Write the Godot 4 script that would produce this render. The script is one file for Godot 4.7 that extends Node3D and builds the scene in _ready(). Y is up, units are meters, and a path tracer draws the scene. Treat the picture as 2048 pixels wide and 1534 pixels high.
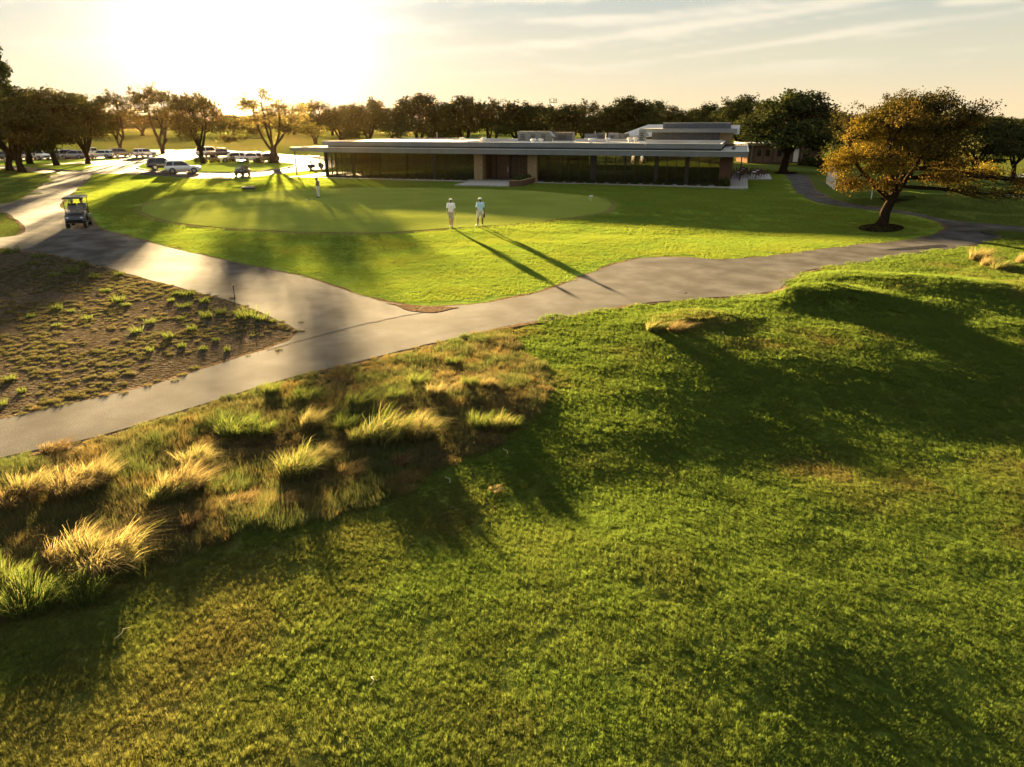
extends Node3D
# A golf clubhouse at sunset seen from above the fairway. Units are metres, y is up, the camera looks along -z.

const CAM_H := 6.4
const FOCAL := 1420.0          # pixels of the 2048 x 1534 photograph
const PITCH := 20.0
const SUN_AZ := -18.5
const SUN_EL := 5.6
const EXPOSURE := 18.5

var M := {}
var used := {}
var rng := RandomNumberGenerator.new()
var n_big := FastNoiseLite.new()
var n_mid := FastNoiseLite.new()
var n_fine := FastNoiseLite.new()
var road_a := PackedVector2Array()
var near_edge := PackedVector2Array()
var regions := {}


# ---------------------------------------------------------------- mesh building
class MB:
	var v := PackedVector3Array()
	var n := PackedVector3Array()
	var c := PackedColorArray()
	var col := Color.WHITE
	func tri3(a: Vector3, b: Vector3, d: Vector3, na: Vector3, nb: Vector3, nd: Vector3) -> void:
		if (d - a).cross(b - a).dot(na + nb + nd) < 0.0:
			v.append(a); v.append(d); v.append(b)
			n.append(na); n.append(nd); n.append(nb)
		else:
			v.append(a); v.append(b); v.append(d)
			n.append(na); n.append(nb); n.append(nd)
		c.append(col); c.append(col); c.append(col)
	func tri(a: Vector3, b: Vector3, d: Vector3) -> void:
		var k := (d - a).cross(b - a).normalized()
		v.append(a); v.append(b); v.append(d)
		n.append(k); n.append(k); n.append(k)
		c.append(col); c.append(col); c.append(col)
	func quad_n(a: Vector3, b: Vector3, d: Vector3, e: Vector3, k: Vector3) -> void:
		tri3(a, b, d, k, k, k)
		tri3(a, d, e, k, k, k)
	func box(at: Vector3, size: Vector3, turn := Basis()) -> void:
		var h := size * 0.5
		for axis in 3:
			for s in [-1.0, 1.0]:
				var k := Vector3.ZERO
				k[axis] = s
				var p := Vector3.ZERO
				var q := Vector3.ZERO
				p[(axis + 1) % 3] = h[(axis + 1) % 3]
				q[(axis + 2) % 3] = h[(axis + 2) % 3]
				var o: Vector3 = k * h[axis]
				quad_n(at + turn * (o - p - q), at + turn * (o + p - q), at + turn * (o + p + q), at + turn * (o - p + q), turn * k)
	func span(x0: float, x1: float, y0: float, y1: float, z0: float, z1: float) -> void:
		box(Vector3((x0 + x1) / 2, (y0 + y1) / 2, (z0 + z1) / 2), Vector3(absf(x1 - x0), absf(y1 - y0), absf(z1 - z0)))
	func tube(pts: Array, radii: Array, seg := 6, caps := true) -> void:
		var rings := []
		var norms := []
		for i in pts.size():
			var p: Vector3 = pts[i]
			var t: Vector3 = (pts[mini(i + 1, pts.size() - 1)] - pts[maxi(i - 1, 0)]).normalized()
			var s := t.cross(Vector3(0.13, 0.31, 0.94) if absf(t.z) < 0.8 else Vector3(1, 0.1, 0)).normalized()
			var w := t.cross(s)
			var ring := []
			var nr := []
			for k in seg:
				var a := TAU * k / seg
				var d := s * cos(a) + w * sin(a)
				ring.append(p + d * radii[i]); nr.append(d)
			rings.append(ring); norms.append(nr)
		for i in pts.size() - 1:
			for k in seg:
				var m := (k + 1) % seg
				tri3(rings[i][k], rings[i][m], rings[i + 1][m], norms[i][k], norms[i][m], norms[i + 1][m])
				tri3(rings[i][k], rings[i + 1][m], rings[i + 1][k], norms[i][k], norms[i + 1][m], norms[i + 1][k])
		if caps:
			for e in [0, pts.size() - 1]:
				var t: Vector3 = (pts[1] - pts[0]).normalized() * -1.0 if e == 0 else (pts[-1] - pts[-2]).normalized()
				for k in range(1, seg - 1):
					tri3(rings[e][0], rings[e][k], rings[e][k + 1], t, t, t)
	# a polygon in the xy plane pushed along z from z0 to z1
	func prism(poly: Array, z0: float, z1: float, x_in := 0.0, turn := Transform3D()) -> void:
		var flat := PackedVector2Array(poly)
		var idx := Geometry2D.triangulate_polygon(flat)
		for s in [[z0, -1.0], [z1, 1.0]]:
			var k := turn.basis * Vector3(0, 0, s[1])
			for i in range(0, idx.size(), 3):
				tri3(turn * Vector3(flat[idx[i]].x, flat[idx[i]].y, s[0]), turn * Vector3(flat[idx[i + 1]].x, flat[idx[i + 1]].y, s[0]), turn * Vector3(flat[idx[i + 2]].x, flat[idx[i + 2]].y, s[0]), k, k, k)
		var turnsign := -1.0 if Geometry2D.is_polygon_clockwise(flat) else 1.0
		for i in flat.size():
			var p := flat[i]
			var q := flat[(i + 1) % flat.size()]
			var k2 := turn.basis * (Vector3(q.y - p.y, p.x - q.x, 0).normalized() * turnsign)
			quad_n(turn * Vector3(p.x, p.y, z0), turn * Vector3(q.x, q.y, z0), turn * Vector3(q.x, q.y, z1), turn * Vector3(p.x, p.y, z1), k2)
	# stacked closed rings (arrays of the same length) skinned smoothly, with caps
	func skin(rings: Array, caps := true) -> void:
		var m: int = rings[0].size()
		var mid := []
		for r in rings:
			var s := Vector3.ZERO
			for p in r: s += p
			mid.append(s / m)
		var nn := []
		for i in rings.size():
			var row := []
			for k in m:
				var along: Vector3 = rings[mini(i + 1, rings.size() - 1)][k] - rings[maxi(i - 1, 0)][k]
				var rnd: Vector3 = rings[i][(k + 1) % m] - rings[i][(k + m - 1) % m]
				var q := along.cross(rnd).normalized()
				if q.dot(rings[i][k] - mid[i]) < 0: q = -q
				row.append(q)
			nn.append(row)
		for i in rings.size() - 1:
			for k in m:
				var j := (k + 1) % m
				tri3(rings[i][k], rings[i][j], rings[i + 1][j], nn[i][k], nn[i][j], nn[i + 1][j])
				tri3(rings[i][k], rings[i + 1][j], rings[i + 1][k], nn[i][k], nn[i + 1][j], nn[i + 1][k])
		if caps:
			for e in [0, rings.size() - 1]:
				var t: Vector3 = (mid[e] - mid[1 if e == 0 else rings.size() - 2]).normalized()
				for k in m:
					tri3(mid[e], rings[e][k], rings[e][(k + 1) % m], t, t, t)
	func ball(at: Vector3, r: Vector3, seg := 8, rows := 5) -> void:
		for i in rows:
			for k in seg:
				var q := []
				for e in [[i, k], [i, k + 1], [i + 1, k + 1], [i + 1, k]]:
					var a: float = PI * e[0] / rows
					var b: float = TAU * e[1] / seg
					q.append(Vector3(sin(a) * cos(b), cos(a), sin(a) * sin(b)))
				tri3(at + q[0] * r, at + q[1] * r, at + q[2] * r, q[0], q[1], q[2])
				tri3(at + q[0] * r, at + q[2] * r, at + q[3] * r, q[0], q[2], q[3])
	func mesh(colors := false) -> ArrayMesh:
		var a := []
		a.resize(Mesh.ARRAY_MAX)
		a[Mesh.ARRAY_VERTEX] = v
		a[Mesh.ARRAY_NORMAL] = n
		if colors: a[Mesh.ARRAY_COLOR] = c
		var m := ArrayMesh.new()
		m.add_surface_from_arrays(Mesh.PRIMITIVE_TRIANGLES, a)
		return m


# ---------------------------------------------------------------- objects
func numbered(called: String) -> String:
	used[called] = used.get(called, -1) + 1
	return called if used[called] == 0 else "%s_%03d" % [called, used[called]]

func obj(called: String, shape, m: Material, parent: Node3D = null, colors := false) -> MeshInstance3D:
	var o := MeshInstance3D.new()
	o.mesh = shape.mesh(colors) if shape is MB else shape
	o.material_override = m
	if parent:
		o.name = called
		parent.add_child(o, true)
	else:
		o.name = numbered(called)
		add_child(o)
	return o

func tag(o: Node3D, label: String, category: String, group := "") -> Node3D:
	o.set_meta("label", label)
	o.set_meta("category", category)
	if group: o.set_meta("group", group)
	return o

func thing(called: String, label: String, category: String, at := Vector3.ZERO, turn := 0.0, group := "") -> Node3D:
	var o := Node3D.new()
	o.name = numbered(called)
	add_child(o)
	o.position = at
	o.rotation.y = turn
	return tag(o, label, category, group)

func struct(called: String, shape, m: Material, colors := false) -> MeshInstance3D:
	var o := obj(called, shape, m, null, colors)
	o.set_meta("kind", "structure")
	return o

func copy(o: Node3D, label := "", group := "") -> Node3D:
	var r: Node3D = o.duplicate()
	var base: String = o.name
	var cut := base.rfind("_")
	if cut > 0 and base.substr(cut + 1).is_valid_int(): base = base.substr(0, cut)
	r.name = numbered(base)
	add_child(r)
	if label: r.set_meta("label", label)
	if group: r.set_meta("group", group)
	return r


# ---------------------------------------------------------------- photograph to world
func ray(px: float, py: float) -> Vector3:
	var t := deg_to_rad(PITCH)
	var u := (px - 1024.0) / FOCAL
	var w := (767.0 - py) / FOCAL
	return Vector3(u, w * cos(t) - sin(t), -(cos(t) + w * sin(t)))

func gp(px: float, py: float) -> Vector3:          # where the ground is seen at that pixel
	var d := ray(px, py)
	var y := 0.0
	var p := Vector3.ZERO
	for i in 5:
		p = d * ((CAM_H - y) / -d.y)
		y = height(p.x, p.z)
	return Vector3(p.x, y, p.z)

func g2(px: float, py: float) -> Vector2:          # the same on level ground, as (x, z)
	var d := ray(px, py)
	var k := CAM_H / -d.y
	return Vector2(d.x * k, d.z * k)

func at_depth(px: float, depth: float) -> Vector3:
	var t := deg_to_rad(PITCH)
	var x := (px - 1024.0) / FOCAL * (CAM_H * sin(t) + depth * cos(t))
	return Vector3(x, height(x, -depth), -depth)

func top_of(py: float, depth: float) -> float:     # the height of what ends at that pixel row, that far away
	return CAM_H + depth * tan(atan((767.0 - py) / FOCAL) - deg_to_rad(PITCH))

func poly_px(a: Array) -> PackedVector2Array:
	var out := PackedVector2Array()
	for p in a: out.append(g2(p[0], p[1]))
	return out

func smooth_line(p: PackedVector2Array, closed: bool, step: float) -> PackedVector2Array:
	var out := PackedVector2Array()
	var m := p.size()
	for i in (m if closed else m - 1):
		var a := p[(i + m - 1) % m] if closed or i > 0 else p[0]
		var b := p[i]
		var c := p[(i + 1) % m]
		var d := p[(i + 2) % m] if closed or i + 2 < m else p[m - 1]
		var k := clampi(int(ceil(b.distance_to(c) / step)), 1, 60)
		for j in k:
			var lin := b.lerp(c, float(j) / k)
			out.append(b.cubic_interpolate(c, a, d, float(j) / k).lerp(lin, 0.35))
	if not closed: out.append(p[m - 1])
	return out


# ---------------------------------------------------------------- the lie of the land
func bump(x: float, z: float, cx: float, cz: float, rx: float, rz: float, turn := 0.0) -> float:
	var dx := x - cx
	var dz := z - cz
	var a := (dx * cos(turn) + dz * sin(turn)) / rx
	var b := (-dx * sin(turn) + dz * cos(turn)) / rz
	return exp(-(a * a + b * b))

func edge_z(x: float) -> float:                    # the near edge of the cart path
	var e := near_edge
	if x <= e[0].x: return e[0].y + (x - e[0].x) * -0.5
	for i in e.size() - 1:
		if x < e[i + 1].x:
			return lerpf(e[i].y, e[i + 1].y, (x - e[i].x) / (e[i + 1].x - e[i].x))
	return e[-1].y - (x - e[-1].x) * 0.3

func height(x: float, z: float) -> float:
	var s := z - edge_z(x)
	var h := 0.0
	if s > 0.0:
		var near := smoothstep(0.2, 4.0, s)
		h += near * (0.075 * n_big.get_noise_2d(x * 0.9, z * 0.9) + 0.022 * n_mid.get_noise_2d(x, z))
		h += 0.012 * smoothstep(0.0, 1.0, s) * n_fine.get_noise_2d(x, z)
		var q := x * 0.317 + z * 0.948
		var d := smoothstep(1.5, 6.5, x)
		var soft := 0.6 * n_big.get_noise_2d(x * 1.7 + 40.0, z * 1.7)
		h -= near * 0.62 * d * smoothstep(-19.0 + soft, -10.0 + soft, q)
		h += 0.55 * smoothstep(0.0, 2.5, s) * bump(x, z, 12.2, -27.0, 2.6, 1.5, 0.1)
		h += 0.42 * smoothstep(0.0, 2.5, s) * bump(x, z, 17.0, -29.5, 5.0, 2.0, 0.35)
		h -= 0.16 * bump(x, z, 13.6, -24.8, 2.4, 1.0, 0.1)
		h += 0.20 * bump(x, z, 6.0, -24.3, 2.6, 1.1, -0.2) * near
		h += 0.22 * bump(x, z, -0.8, -16.4, 2.0, 1.6, 0.0) * near
		h += 0.16 * bump(x, z, -5.0, -10.6, 3.0, 1.0, 0.5) * near
		h -= 0.14 * bump(x, z, 1.2, -11.4, 3.2, 1.3, -0.5)
		h += 0.05 * bump(x, z, 4.5, -8.2, 2.2, 1.4, -0.4)
		var rise := clampf(q + 12.6, 0.0, 9.0)
		h += 0.056 * rise * rise / (rise + 0.6) * smoothstep(14.0, -3.0, x)
	else:
		h += 0.30 * bump(x, z, -10.0, -58.0, 20.0, 13.0)
		var far := smoothstep(2.0, 14.0, -s)
		h += far * 0.12 * n_big.get_noise_2d(x * 0.32, z * 0.32)
		h += 0.04 * far * n_mid.get_noise_2d(x * 0.25, z * 0.25)
	if z < -150.0:
		h += smoothstep(-150.0, -320.0, z) * 2.0 * smoothstep(60.0, -10.0, x)
	if x > 30.0:
		h -= smoothstep(34.0, 75.0, x) * 1.3 * smoothstep(-50.0, -70.0, z)
		h += 0.5 * bump(x, z, 40.0, -64.0, 9.0, 5.0, 0.25)
	return h

func inside(x: float, z: float, region: String) -> bool:
	return Geometry2D.is_point_in_polygon(Vector2(x, z), regions[region])

func sheet(poly: PackedVector2Array, cell: float, lift: float) -> ArrayMesh:
	var pts := PackedVector2Array(poly)
	var lo := poly[0]
	var hi := poly[0]
	for p in poly:
		lo = lo.min(p)
		hi = hi.max(p)
	var skirt := Geometry2D.offset_polygon(poly, -cell * 0.45)
	var r := RandomNumberGenerator.new()
	r.seed = 5
	var z := lo.y
	while z < hi.y:
		var x := lo.x
		while x < hi.x:
			var p := Vector2(x + r.randf() * cell * 0.4, z + r.randf() * cell * 0.4)
			for s in skirt:
				if Geometry2D.is_point_in_polygon(p, s):
					pts.append(p)
					break
			x += cell
		z += cell
	var idx := Geometry2D.triangulate_delaunay(pts)
	var v := PackedVector3Array()
	var n := PackedVector3Array()
	for p in pts:
		var y := height(p.x, p.y)
		v.append(Vector3(p.x, y + lift, p.y))
		n.append(Vector3(y - height(p.x + 0.4, p.y), 0.4, y - height(p.x, p.y + 0.4)).normalized())
	var keep := PackedInt32Array()
	for i in range(0, idx.size(), 3):
		var a := pts[idx[i]]
		var b := pts[idx[i + 1]]
		var c := pts[idx[i + 2]]
		var area := (b - a).cross(c - a)
		if absf(area) > 0.002 and Geometry2D.is_point_in_polygon((a + b + c) / 3.0, poly):
			keep.append(idx[i])
			if area > 0:
				keep.append(idx[i + 1]); keep.append(idx[i + 2])
			else:
				keep.append(idx[i + 2]); keep.append(idx[i + 1])
	var arr := []
	arr.resize(Mesh.ARRAY_MAX)
	arr[Mesh.ARRAY_VERTEX] = v
	arr[Mesh.ARRAY_NORMAL] = n
	arr[Mesh.ARRAY_INDEX] = keep
	var m := ArrayMesh.new()
	m.add_surface_from_arrays(Mesh.PRIMITIVE_TRIANGLES, arr)
	return m


# ---------------------------------------------------------------- materials
func lin(r: float, g: float, b: float, a := 1.0) -> Color:
	var c := Color(r, g, b).linear_to_srgb()
	c.a = a
	return c

func mat(r: float, g: float, b: float, rough := 0.8, metal := 0.0, spec := 0.5) -> StandardMaterial3D:
	var m := StandardMaterial3D.new()
	m.albedo_color = lin(r, g, b)
	m.roughness = rough
	m.metallic = metal
	m.metallic_specular = spec
	if spec <= 0.2: m.specular_mode = BaseMaterial3D.SPECULAR_DISABLED
	return m

func noise_tex(freq: float, lo: Color, hi: Color, sd: int, size := 512, octaves := 4, kind := FastNoiseLite.TYPE_SIMPLEX_SMOOTH, mid := 0.5) -> NoiseTexture2D:
	var n := FastNoiseLite.new()
	n.noise_type = kind
	n.frequency = freq
	n.seed = sd
	n.fractal_octaves = octaves
	var t := NoiseTexture2D.new()
	t.width = size
	t.height = size
	t.seamless = true
	t.noise = n
	var g := Gradient.new()
	g.set_color(0, lo)
	g.set_color(1, hi)
	if mid != 0.5: g.add_point(mid, lo.lerp(hi, 0.5))
	t.color_ramp = g
	return t

func textured(m: StandardMaterial3D, t: Texture2D, scale: float, bump_t: Texture2D = null, bump_cm := 0.0) -> StandardMaterial3D:
	m.albedo_texture = t
	m.uv1_triplanar = true
	m.uv1_world_triplanar = true
	m.uv1_scale = Vector3.ONE * scale
	if bump_t:
		m.heightmap_enabled = true
		m.heightmap_texture = bump_t
		m.heightmap_scale = bump_cm
	return m

func grey(v: float) -> Color:
	return Color(v, v, v)

func make_materials() -> void:
	var grain := noise_tex(0.02, grey(0.72), grey(1.0), 3, 512, 5)
	var speck := noise_tex(0.11, grey(0.62), grey(1.0), 9, 512, 3)
	var rough_h := noise_tex(0.05, grey(0.0), grey(1.0), 21, 512, 5)
	var soil := noise_tex(0.012, Color(0.62, 0.56, 0.50), Color(1, 1, 1), 31, 1024, 6)
	M.ground = textured(mat(1, 1, 1, 0.95, 0, 0.2), soil, 0.23, rough_h, 1.2)
	M.ground.vertex_color_use_as_albedo = true
	M.lawn = textured(mat(0.175, 0.235, 0.042, 0.9, 0, 0.2), noise_tex(0.010, Color(0.80, 0.84, 0.7), Color(1, 1, 1), 41, 1024, 6), 0.06, rough_h, 1.5)
	M.green = textured(mat(0.195, 0.225, 0.046, 0.85, 0, 0.2), noise_tex(0.006, Color(0.86, 0.88, 0.8), Color(1, 1, 1), 43, 512, 5), 0.05, rough_h, 1.0)
	M.fringe = textured(mat(0.215, 0.185, 0.060, 0.95, 0, 0.2), grain, 0.2)
	M.soil = textured(mat(0.100, 0.086, 0.062, 0.95, 0, 0.2), soil, 0.27, rough_h, 7.0)
	var pav := noise_tex(0.006, Color(0.60, 0.58, 0.56), Color(1, 1, 1), 51, 1024, 7)
	M.asphalt = textured(mat(0.142, 0.135, 0.126, 0.95, 0, 0.205), pav, 0.09, noise_tex(0.16, grey(0), grey(1), 57, 512, 3), 0.10)
	M.asphalt.detail_enabled = true
	M.asphalt.detail_albedo = noise_tex(0.09, grey(0.55), grey(1.25), 58, 512, 2)
	M.asphalt.detail_blend_mode = BaseMaterial3D.BLEND_MODE_MUL
	M.asphalt.detail_uv_layer = BaseMaterial3D.DETAIL_UV_2
	M.asphalt.uv2_triplanar = true
	M.asphalt.uv2_world_triplanar = true
	M.asphalt.uv2_scale = Vector3.ONE * 0.6
	M.lot = textured(mat(0.082, 0.076, 0.070, 0.95, 0, 0.205), pav, 0.05)
	M.asphalt.metallic_specular = 0.10
	M.lot.metallic_specular = 0.10
	M.patch = textured(mat(0.05, 0.049, 0.049, 0.95, 0, 0.2), grain, 0.3)
	M.shoulder = textured(mat(0.20, 0.15, 0.095, 0.95, 0, 0.2), soil, 0.4, rough_h, 3.0)
	M.concrete = textured(mat(0.42, 0.40, 0.37, 0.8, 0, 0.3), grain, 0.25)
	M.kerb = textured(mat(0.36, 0.33, 0.29, 0.85, 0, 0.3), grain, 0.4)
	M.sand = textured(mat(0.55, 0.49, 0.40, 0.95, 0, 0.2), grain, 0.3)
	M.mulch = textured(mat(0.035, 0.022, 0.016, 0.95, 0, 0.2), speck, 0.6, rough_h, 8.0)
	M.water = mat(0.03, 0.04, 0.04, 0.06, 0, 0.5)
	M.hill = textured(mat(0.05, 0.055, 0.03, 1.0, 0, 0.1), grain, 0.01)
	# building
	M.fascia = textured(mat(0.165, 0.185, 0.195, 0.42, 0.2), noise_tex(0.004, grey(0.86), grey(1), 61, 512, 4), 0.15)
	M.flashing = mat(0.62, 0.66, 0.66, 0.35, 0.3)
	M.roof = textured(mat(0.42, 0.41, 0.39, 0.75, 0, 0.3), noise_tex(0.006, Color(0.72, 0.69, 0.65), Color(1, 1, 1), 63, 512, 5), 0.07)
	M.membrane = textured(mat(0.66, 0.65, 0.62, 0.7, 0, 0.3), noise_tex(0.006, Color(0.78, 0.75, 0.71), Color(1, 1, 1), 64, 512, 5), 0.06)
	M.slate = textured(mat(0.075, 0.085, 0.10, 0.5, 0.2), grain, 0.2)
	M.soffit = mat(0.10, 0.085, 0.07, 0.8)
	M.stone = textured(mat(0.52, 0.41, 0.25, 0.9, 0, 0.2), noise_tex(0.035, Color(0.55, 0.52, 0.48), Color(1, 1, 1), 71, 512, 3, FastNoiseLite.TYPE_CELLULAR), 0.55, noise_tex(0.035, grey(0), grey(1), 71, 512, 3, FastNoiseLite.TYPE_CELLULAR), 6.0)
	M.stone_dark = textured(mat(0.27, 0.22, 0.15, 0.9, 0, 0.2), noise_tex(0.035, Color(0.45, 0.42, 0.38), Color(1, 1, 1), 72, 512, 3, FastNoiseLite.TYPE_CELLULAR), 0.5)
	M.wood = textured(mat(0.15, 0.085, 0.045, 0.6), noise_tex(0.01, grey(0.65), grey(1), 73, 512, 4), 0.6)
	M.frame = mat(0.022, 0.018, 0.014, 0.45, 0.4)
	M.inner = textured(mat(0.24, 0.19, 0.12, 0.9), grain, 0.2)
	M.carpet = mat(0.12, 0.10, 0.075, 0.95)
	M.brick = textured(mat(0.165, 0.100, 0.065, 0.9, 0, 0.2), speck, 0.5)
	M.glass = mat(0.010, 0.011, 0.008, 0.03)
	M.glass.transparency = BaseMaterial3D.TRANSPARENCY_ALPHA
	M.glass.albedo_color = lin(0.020, 0.019, 0.012, 0.34)
	M.clear = mat(0.05, 0.05, 0.05, 0.03)
	M.clear.transparency = BaseMaterial3D.TRANSPARENCY_ALPHA
	M.clear.albedo_color = lin(0.05, 0.05, 0.05, 0.25)
	M.unit_green = textured(mat(0.21, 0.235, 0.22, 0.55, 0.2), grain, 0.4)
	M.unit_grey = textured(mat(0.125, 0.125, 0.135, 0.55, 0.2), grain, 0.4)
	M.unit_pale = textured(mat(0.30, 0.31, 0.32, 0.5, 0.3), grain, 0.4)
	M.white = mat(0.72, 0.72, 0.70, 0.55)
	M.grille = mat(0.02, 0.02, 0.022, 0.6)
	# plants
	M.bark = textured(mat(0.060, 0.044, 0.030, 0.95, 0, 0.2), noise_tex(0.03, grey(0.5), grey(1), 81, 256, 4), 0.8, rough_h, 6.0)
	M.leaf = leaf_mat(0.15)
	M.leaf_far = leaf_mat(0.05)
	M.leaf_gold = leaf_mat(0.24)
	M.leaf_thin = leaf_mat(0.6)
	M.blade = leaf_mat(0.85)
	M.turf = leaf_mat(0.9)
	# things
	M.tyre = mat(0.012, 0.012, 0.012, 0.85)
	M.rim = mat(0.35, 0.35, 0.36, 0.35, 0.8)
	M.trim = mat(0.015, 0.015, 0.016, 0.6)
	M.car_glass = mat(0.012, 0.013, 0.015, 0.05)
	M.lamp_clear = mat(0.55, 0.56, 0.58, 0.12)
	M.lamp_red = mat(0.30, 0.012, 0.010, 0.2)
	M.steel = mat(0.42, 0.42, 0.43, 0.35, 0.9)
	M.black = mat(0.014, 0.014, 0.015, 0.5)
	M.cart_body = mat(0.020, 0.021, 0.023, 0.28)
	M.cart_body.clearcoat_enabled = true
	M.cart_body.clearcoat = 0.15
	M.seat = mat(0.10, 0.085, 0.07, 0.7)
	M.skin = mat(0.30, 0.175, 0.12, 0.6)
	M.skin_dark = mat(0.12, 0.065, 0.042, 0.6)
	M.hair = mat(0.020, 0.014, 0.010, 0.7)

func leaf_mat(back: float) -> StandardMaterial3D:
	var m := mat(1, 1, 1, 0.75, 0, 0.2)
	m.vertex_color_use_as_albedo = true
	m.backlight_enabled = true
	m.backlight = lin(back, back, back * 0.75)
	m.cull_mode = BaseMaterial3D.CULL_DISABLED
	return m

func paint(r: float, g: float, b: float) -> StandardMaterial3D:
	var m := mat(r, g, b, 0.32, 0.15)
	m.clearcoat_enabled = true
	m.clearcoat = 0.8
	m.clearcoat_roughness = 0.06
	return m


# ---------------------------------------------------------------- sky and light
func sun_dir() -> Vector3:
	var a := deg_to_rad(SUN_AZ)
	var e := deg_to_rad(SUN_EL)
	return Vector3(sin(a) * cos(e), sin(e), -cos(a) * cos(e))

func sky_color(d: Vector3, s: Vector3) -> Color:
	var el := rad_to_deg(asin(clampf(d.y, -1, 1)))
	var az := rad_to_deg(atan2(d.x, -d.z))
	var g := rad_to_deg(acos(clampf(d.dot(s), -1, 1)))
	var e := maxf(el, 0.0)
	var low := Vector3(0.84, 0.66, 0.40)
	var mid := Vector3(0.65, 0.61, 0.45)
	var high := Vector3(0.36, 0.44, 0.45)
	var top := Vector3(0.42, 0.50, 0.58)
	var c := low.lerp(mid, smoothstep(0.0, 4.5, e))
	c = c.lerp(high, smoothstep(3.5, 11.0, e))
	c = c.lerp(top, smoothstep(10.0, 60.0, e))
	# away from the sun the low sky is duller
	var away := smoothstep(55.0, 150.0, g)
	c = c.lerp(Vector3(0.56, 0.53, 0.53).lerp(top, smoothstep(5.0, 50.0, e)), away)
	# thin cirrus drawn out by the wind
	var u := az * 0.05
	var w := e * 0.17 - az * 0.012
	var warp := 4.0 * n_big.get_noise_2d(u * 6.0 + 31.0, w * 8.0)
	var k := 0.68 * n_big.get_noise_2d(u * 5.0 + warp, w * 26.0 + warp * 0.9 + 17.0) + 0.32 * n_mid.get_noise_2d(u * 3.2 + warp * 0.5, w * 20.0 + warp * 0.3)
	var cover := smoothstep(-0.05, 0.40, k + 0.10 * smoothstep(4.0, 8.0, e)) * smoothstep(2.2, 5.5, e) 
	c = c.lerp(Vector3(0.90, 0.80, 0.62), cover * 0.62 * (1.0 - away * 0.7))
	# the light scattered round the sun
	c += Vector3(1.0, 0.83, 0.66) * 0.38 * exp(-g / 17.0)
	c += Vector3(1.0, 0.90, 0.80) * 1.1 * exp(-pow(g / 6.7, 2.0))
	c += Vector3(1.0, 0.95, 0.85) * 5.0 * exp(-pow(g / 3.2, 2.0))
	var murk := exp(-e / 1.6) * exp(-g / 22.0)
	c *= Vector3(1.0, 1.0 - 0.14 * murk, 1.0 - 0.40 * murk)
	c *= 1.2 / EXPOSURE
	return Color(c.x, c.y, c.z)

func direction(i: float, j: float, w: float, h: float) -> Vector3:
	var el := (0.5 - (j + 0.5) / h) * PI
	var az := (i + 0.5) / w * TAU
	return Vector3(sin(az) * cos(el), sin(el), -cos(az) * cos(el))

func sky_image() -> ImageTexture:
	var s := sun_dir()
	var im := Image.create(512, 256, false, Image.FORMAT_RGBF)
	for j in 256:
		for i in 512:
			im.set_pixel(i, j, sky_color(direction(i, j, 512, 256), s))
	im.resize(2048, 1024, Image.INTERPOLATE_CUBIC)
	for j in range(394, 520):
		for i in range(-320, 320):
			im.set_pixel(posmod(i, 2048), j, sky_color(direction(i, j, 2048, 1024), s))
	return ImageTexture.create_from_image(im)

func make_light() -> void:
	var cam := Camera3D.new()
	cam.name = "camera"
	cam.position = Vector3(0, CAM_H, 0)
	cam.rotation_degrees = Vector3(-PITCH, 0, 0)
	cam.fov = rad_to_deg(2.0 * atan(767.0 / FOCAL))
	cam.near = 0.1
	cam.far = 4000.0
	add_child(cam)
	cam.current = true
	var env := Environment.new()
	env.background_mode = Environment.BG_SKY
	env.tonemap_mode = Environment.TONE_MAPPER_LINEAR
	env.tonemap_exposure = EXPOSURE
	env.sdfgi_enabled = true
	env.ssao_enabled = true
	env.ssil_enabled = true
	env.volumetric_fog_enabled = true
	env.volumetric_fog_density = 0.0000055
	env.volumetric_fog_albedo = lin(1.0, 0.68, 0.32)
	env.volumetric_fog_anisotropy = 0.88
	var sky := Sky.new()
	var pan := PanoramaSkyMaterial.new()
	pan.panorama = sky_image()
	sky.sky_material = pan
	env.sky = sky
	var we := WorldEnvironment.new()
	we.name = "environment"
	we.environment = env
	add_child(we)
	var sun := DirectionalLight3D.new()
	sun.name = "sun"
	sun.light_color = Color(1.0, 0.86, 0.62)
	sun.light_energy = 1.6
	sun.light_angular_distance = 0.55
	sun.shadow_enabled = true
	sun.position = sun_dir() * 100.0
	add_child(sun)
	sun.look_at(Vector3.ZERO)


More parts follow.
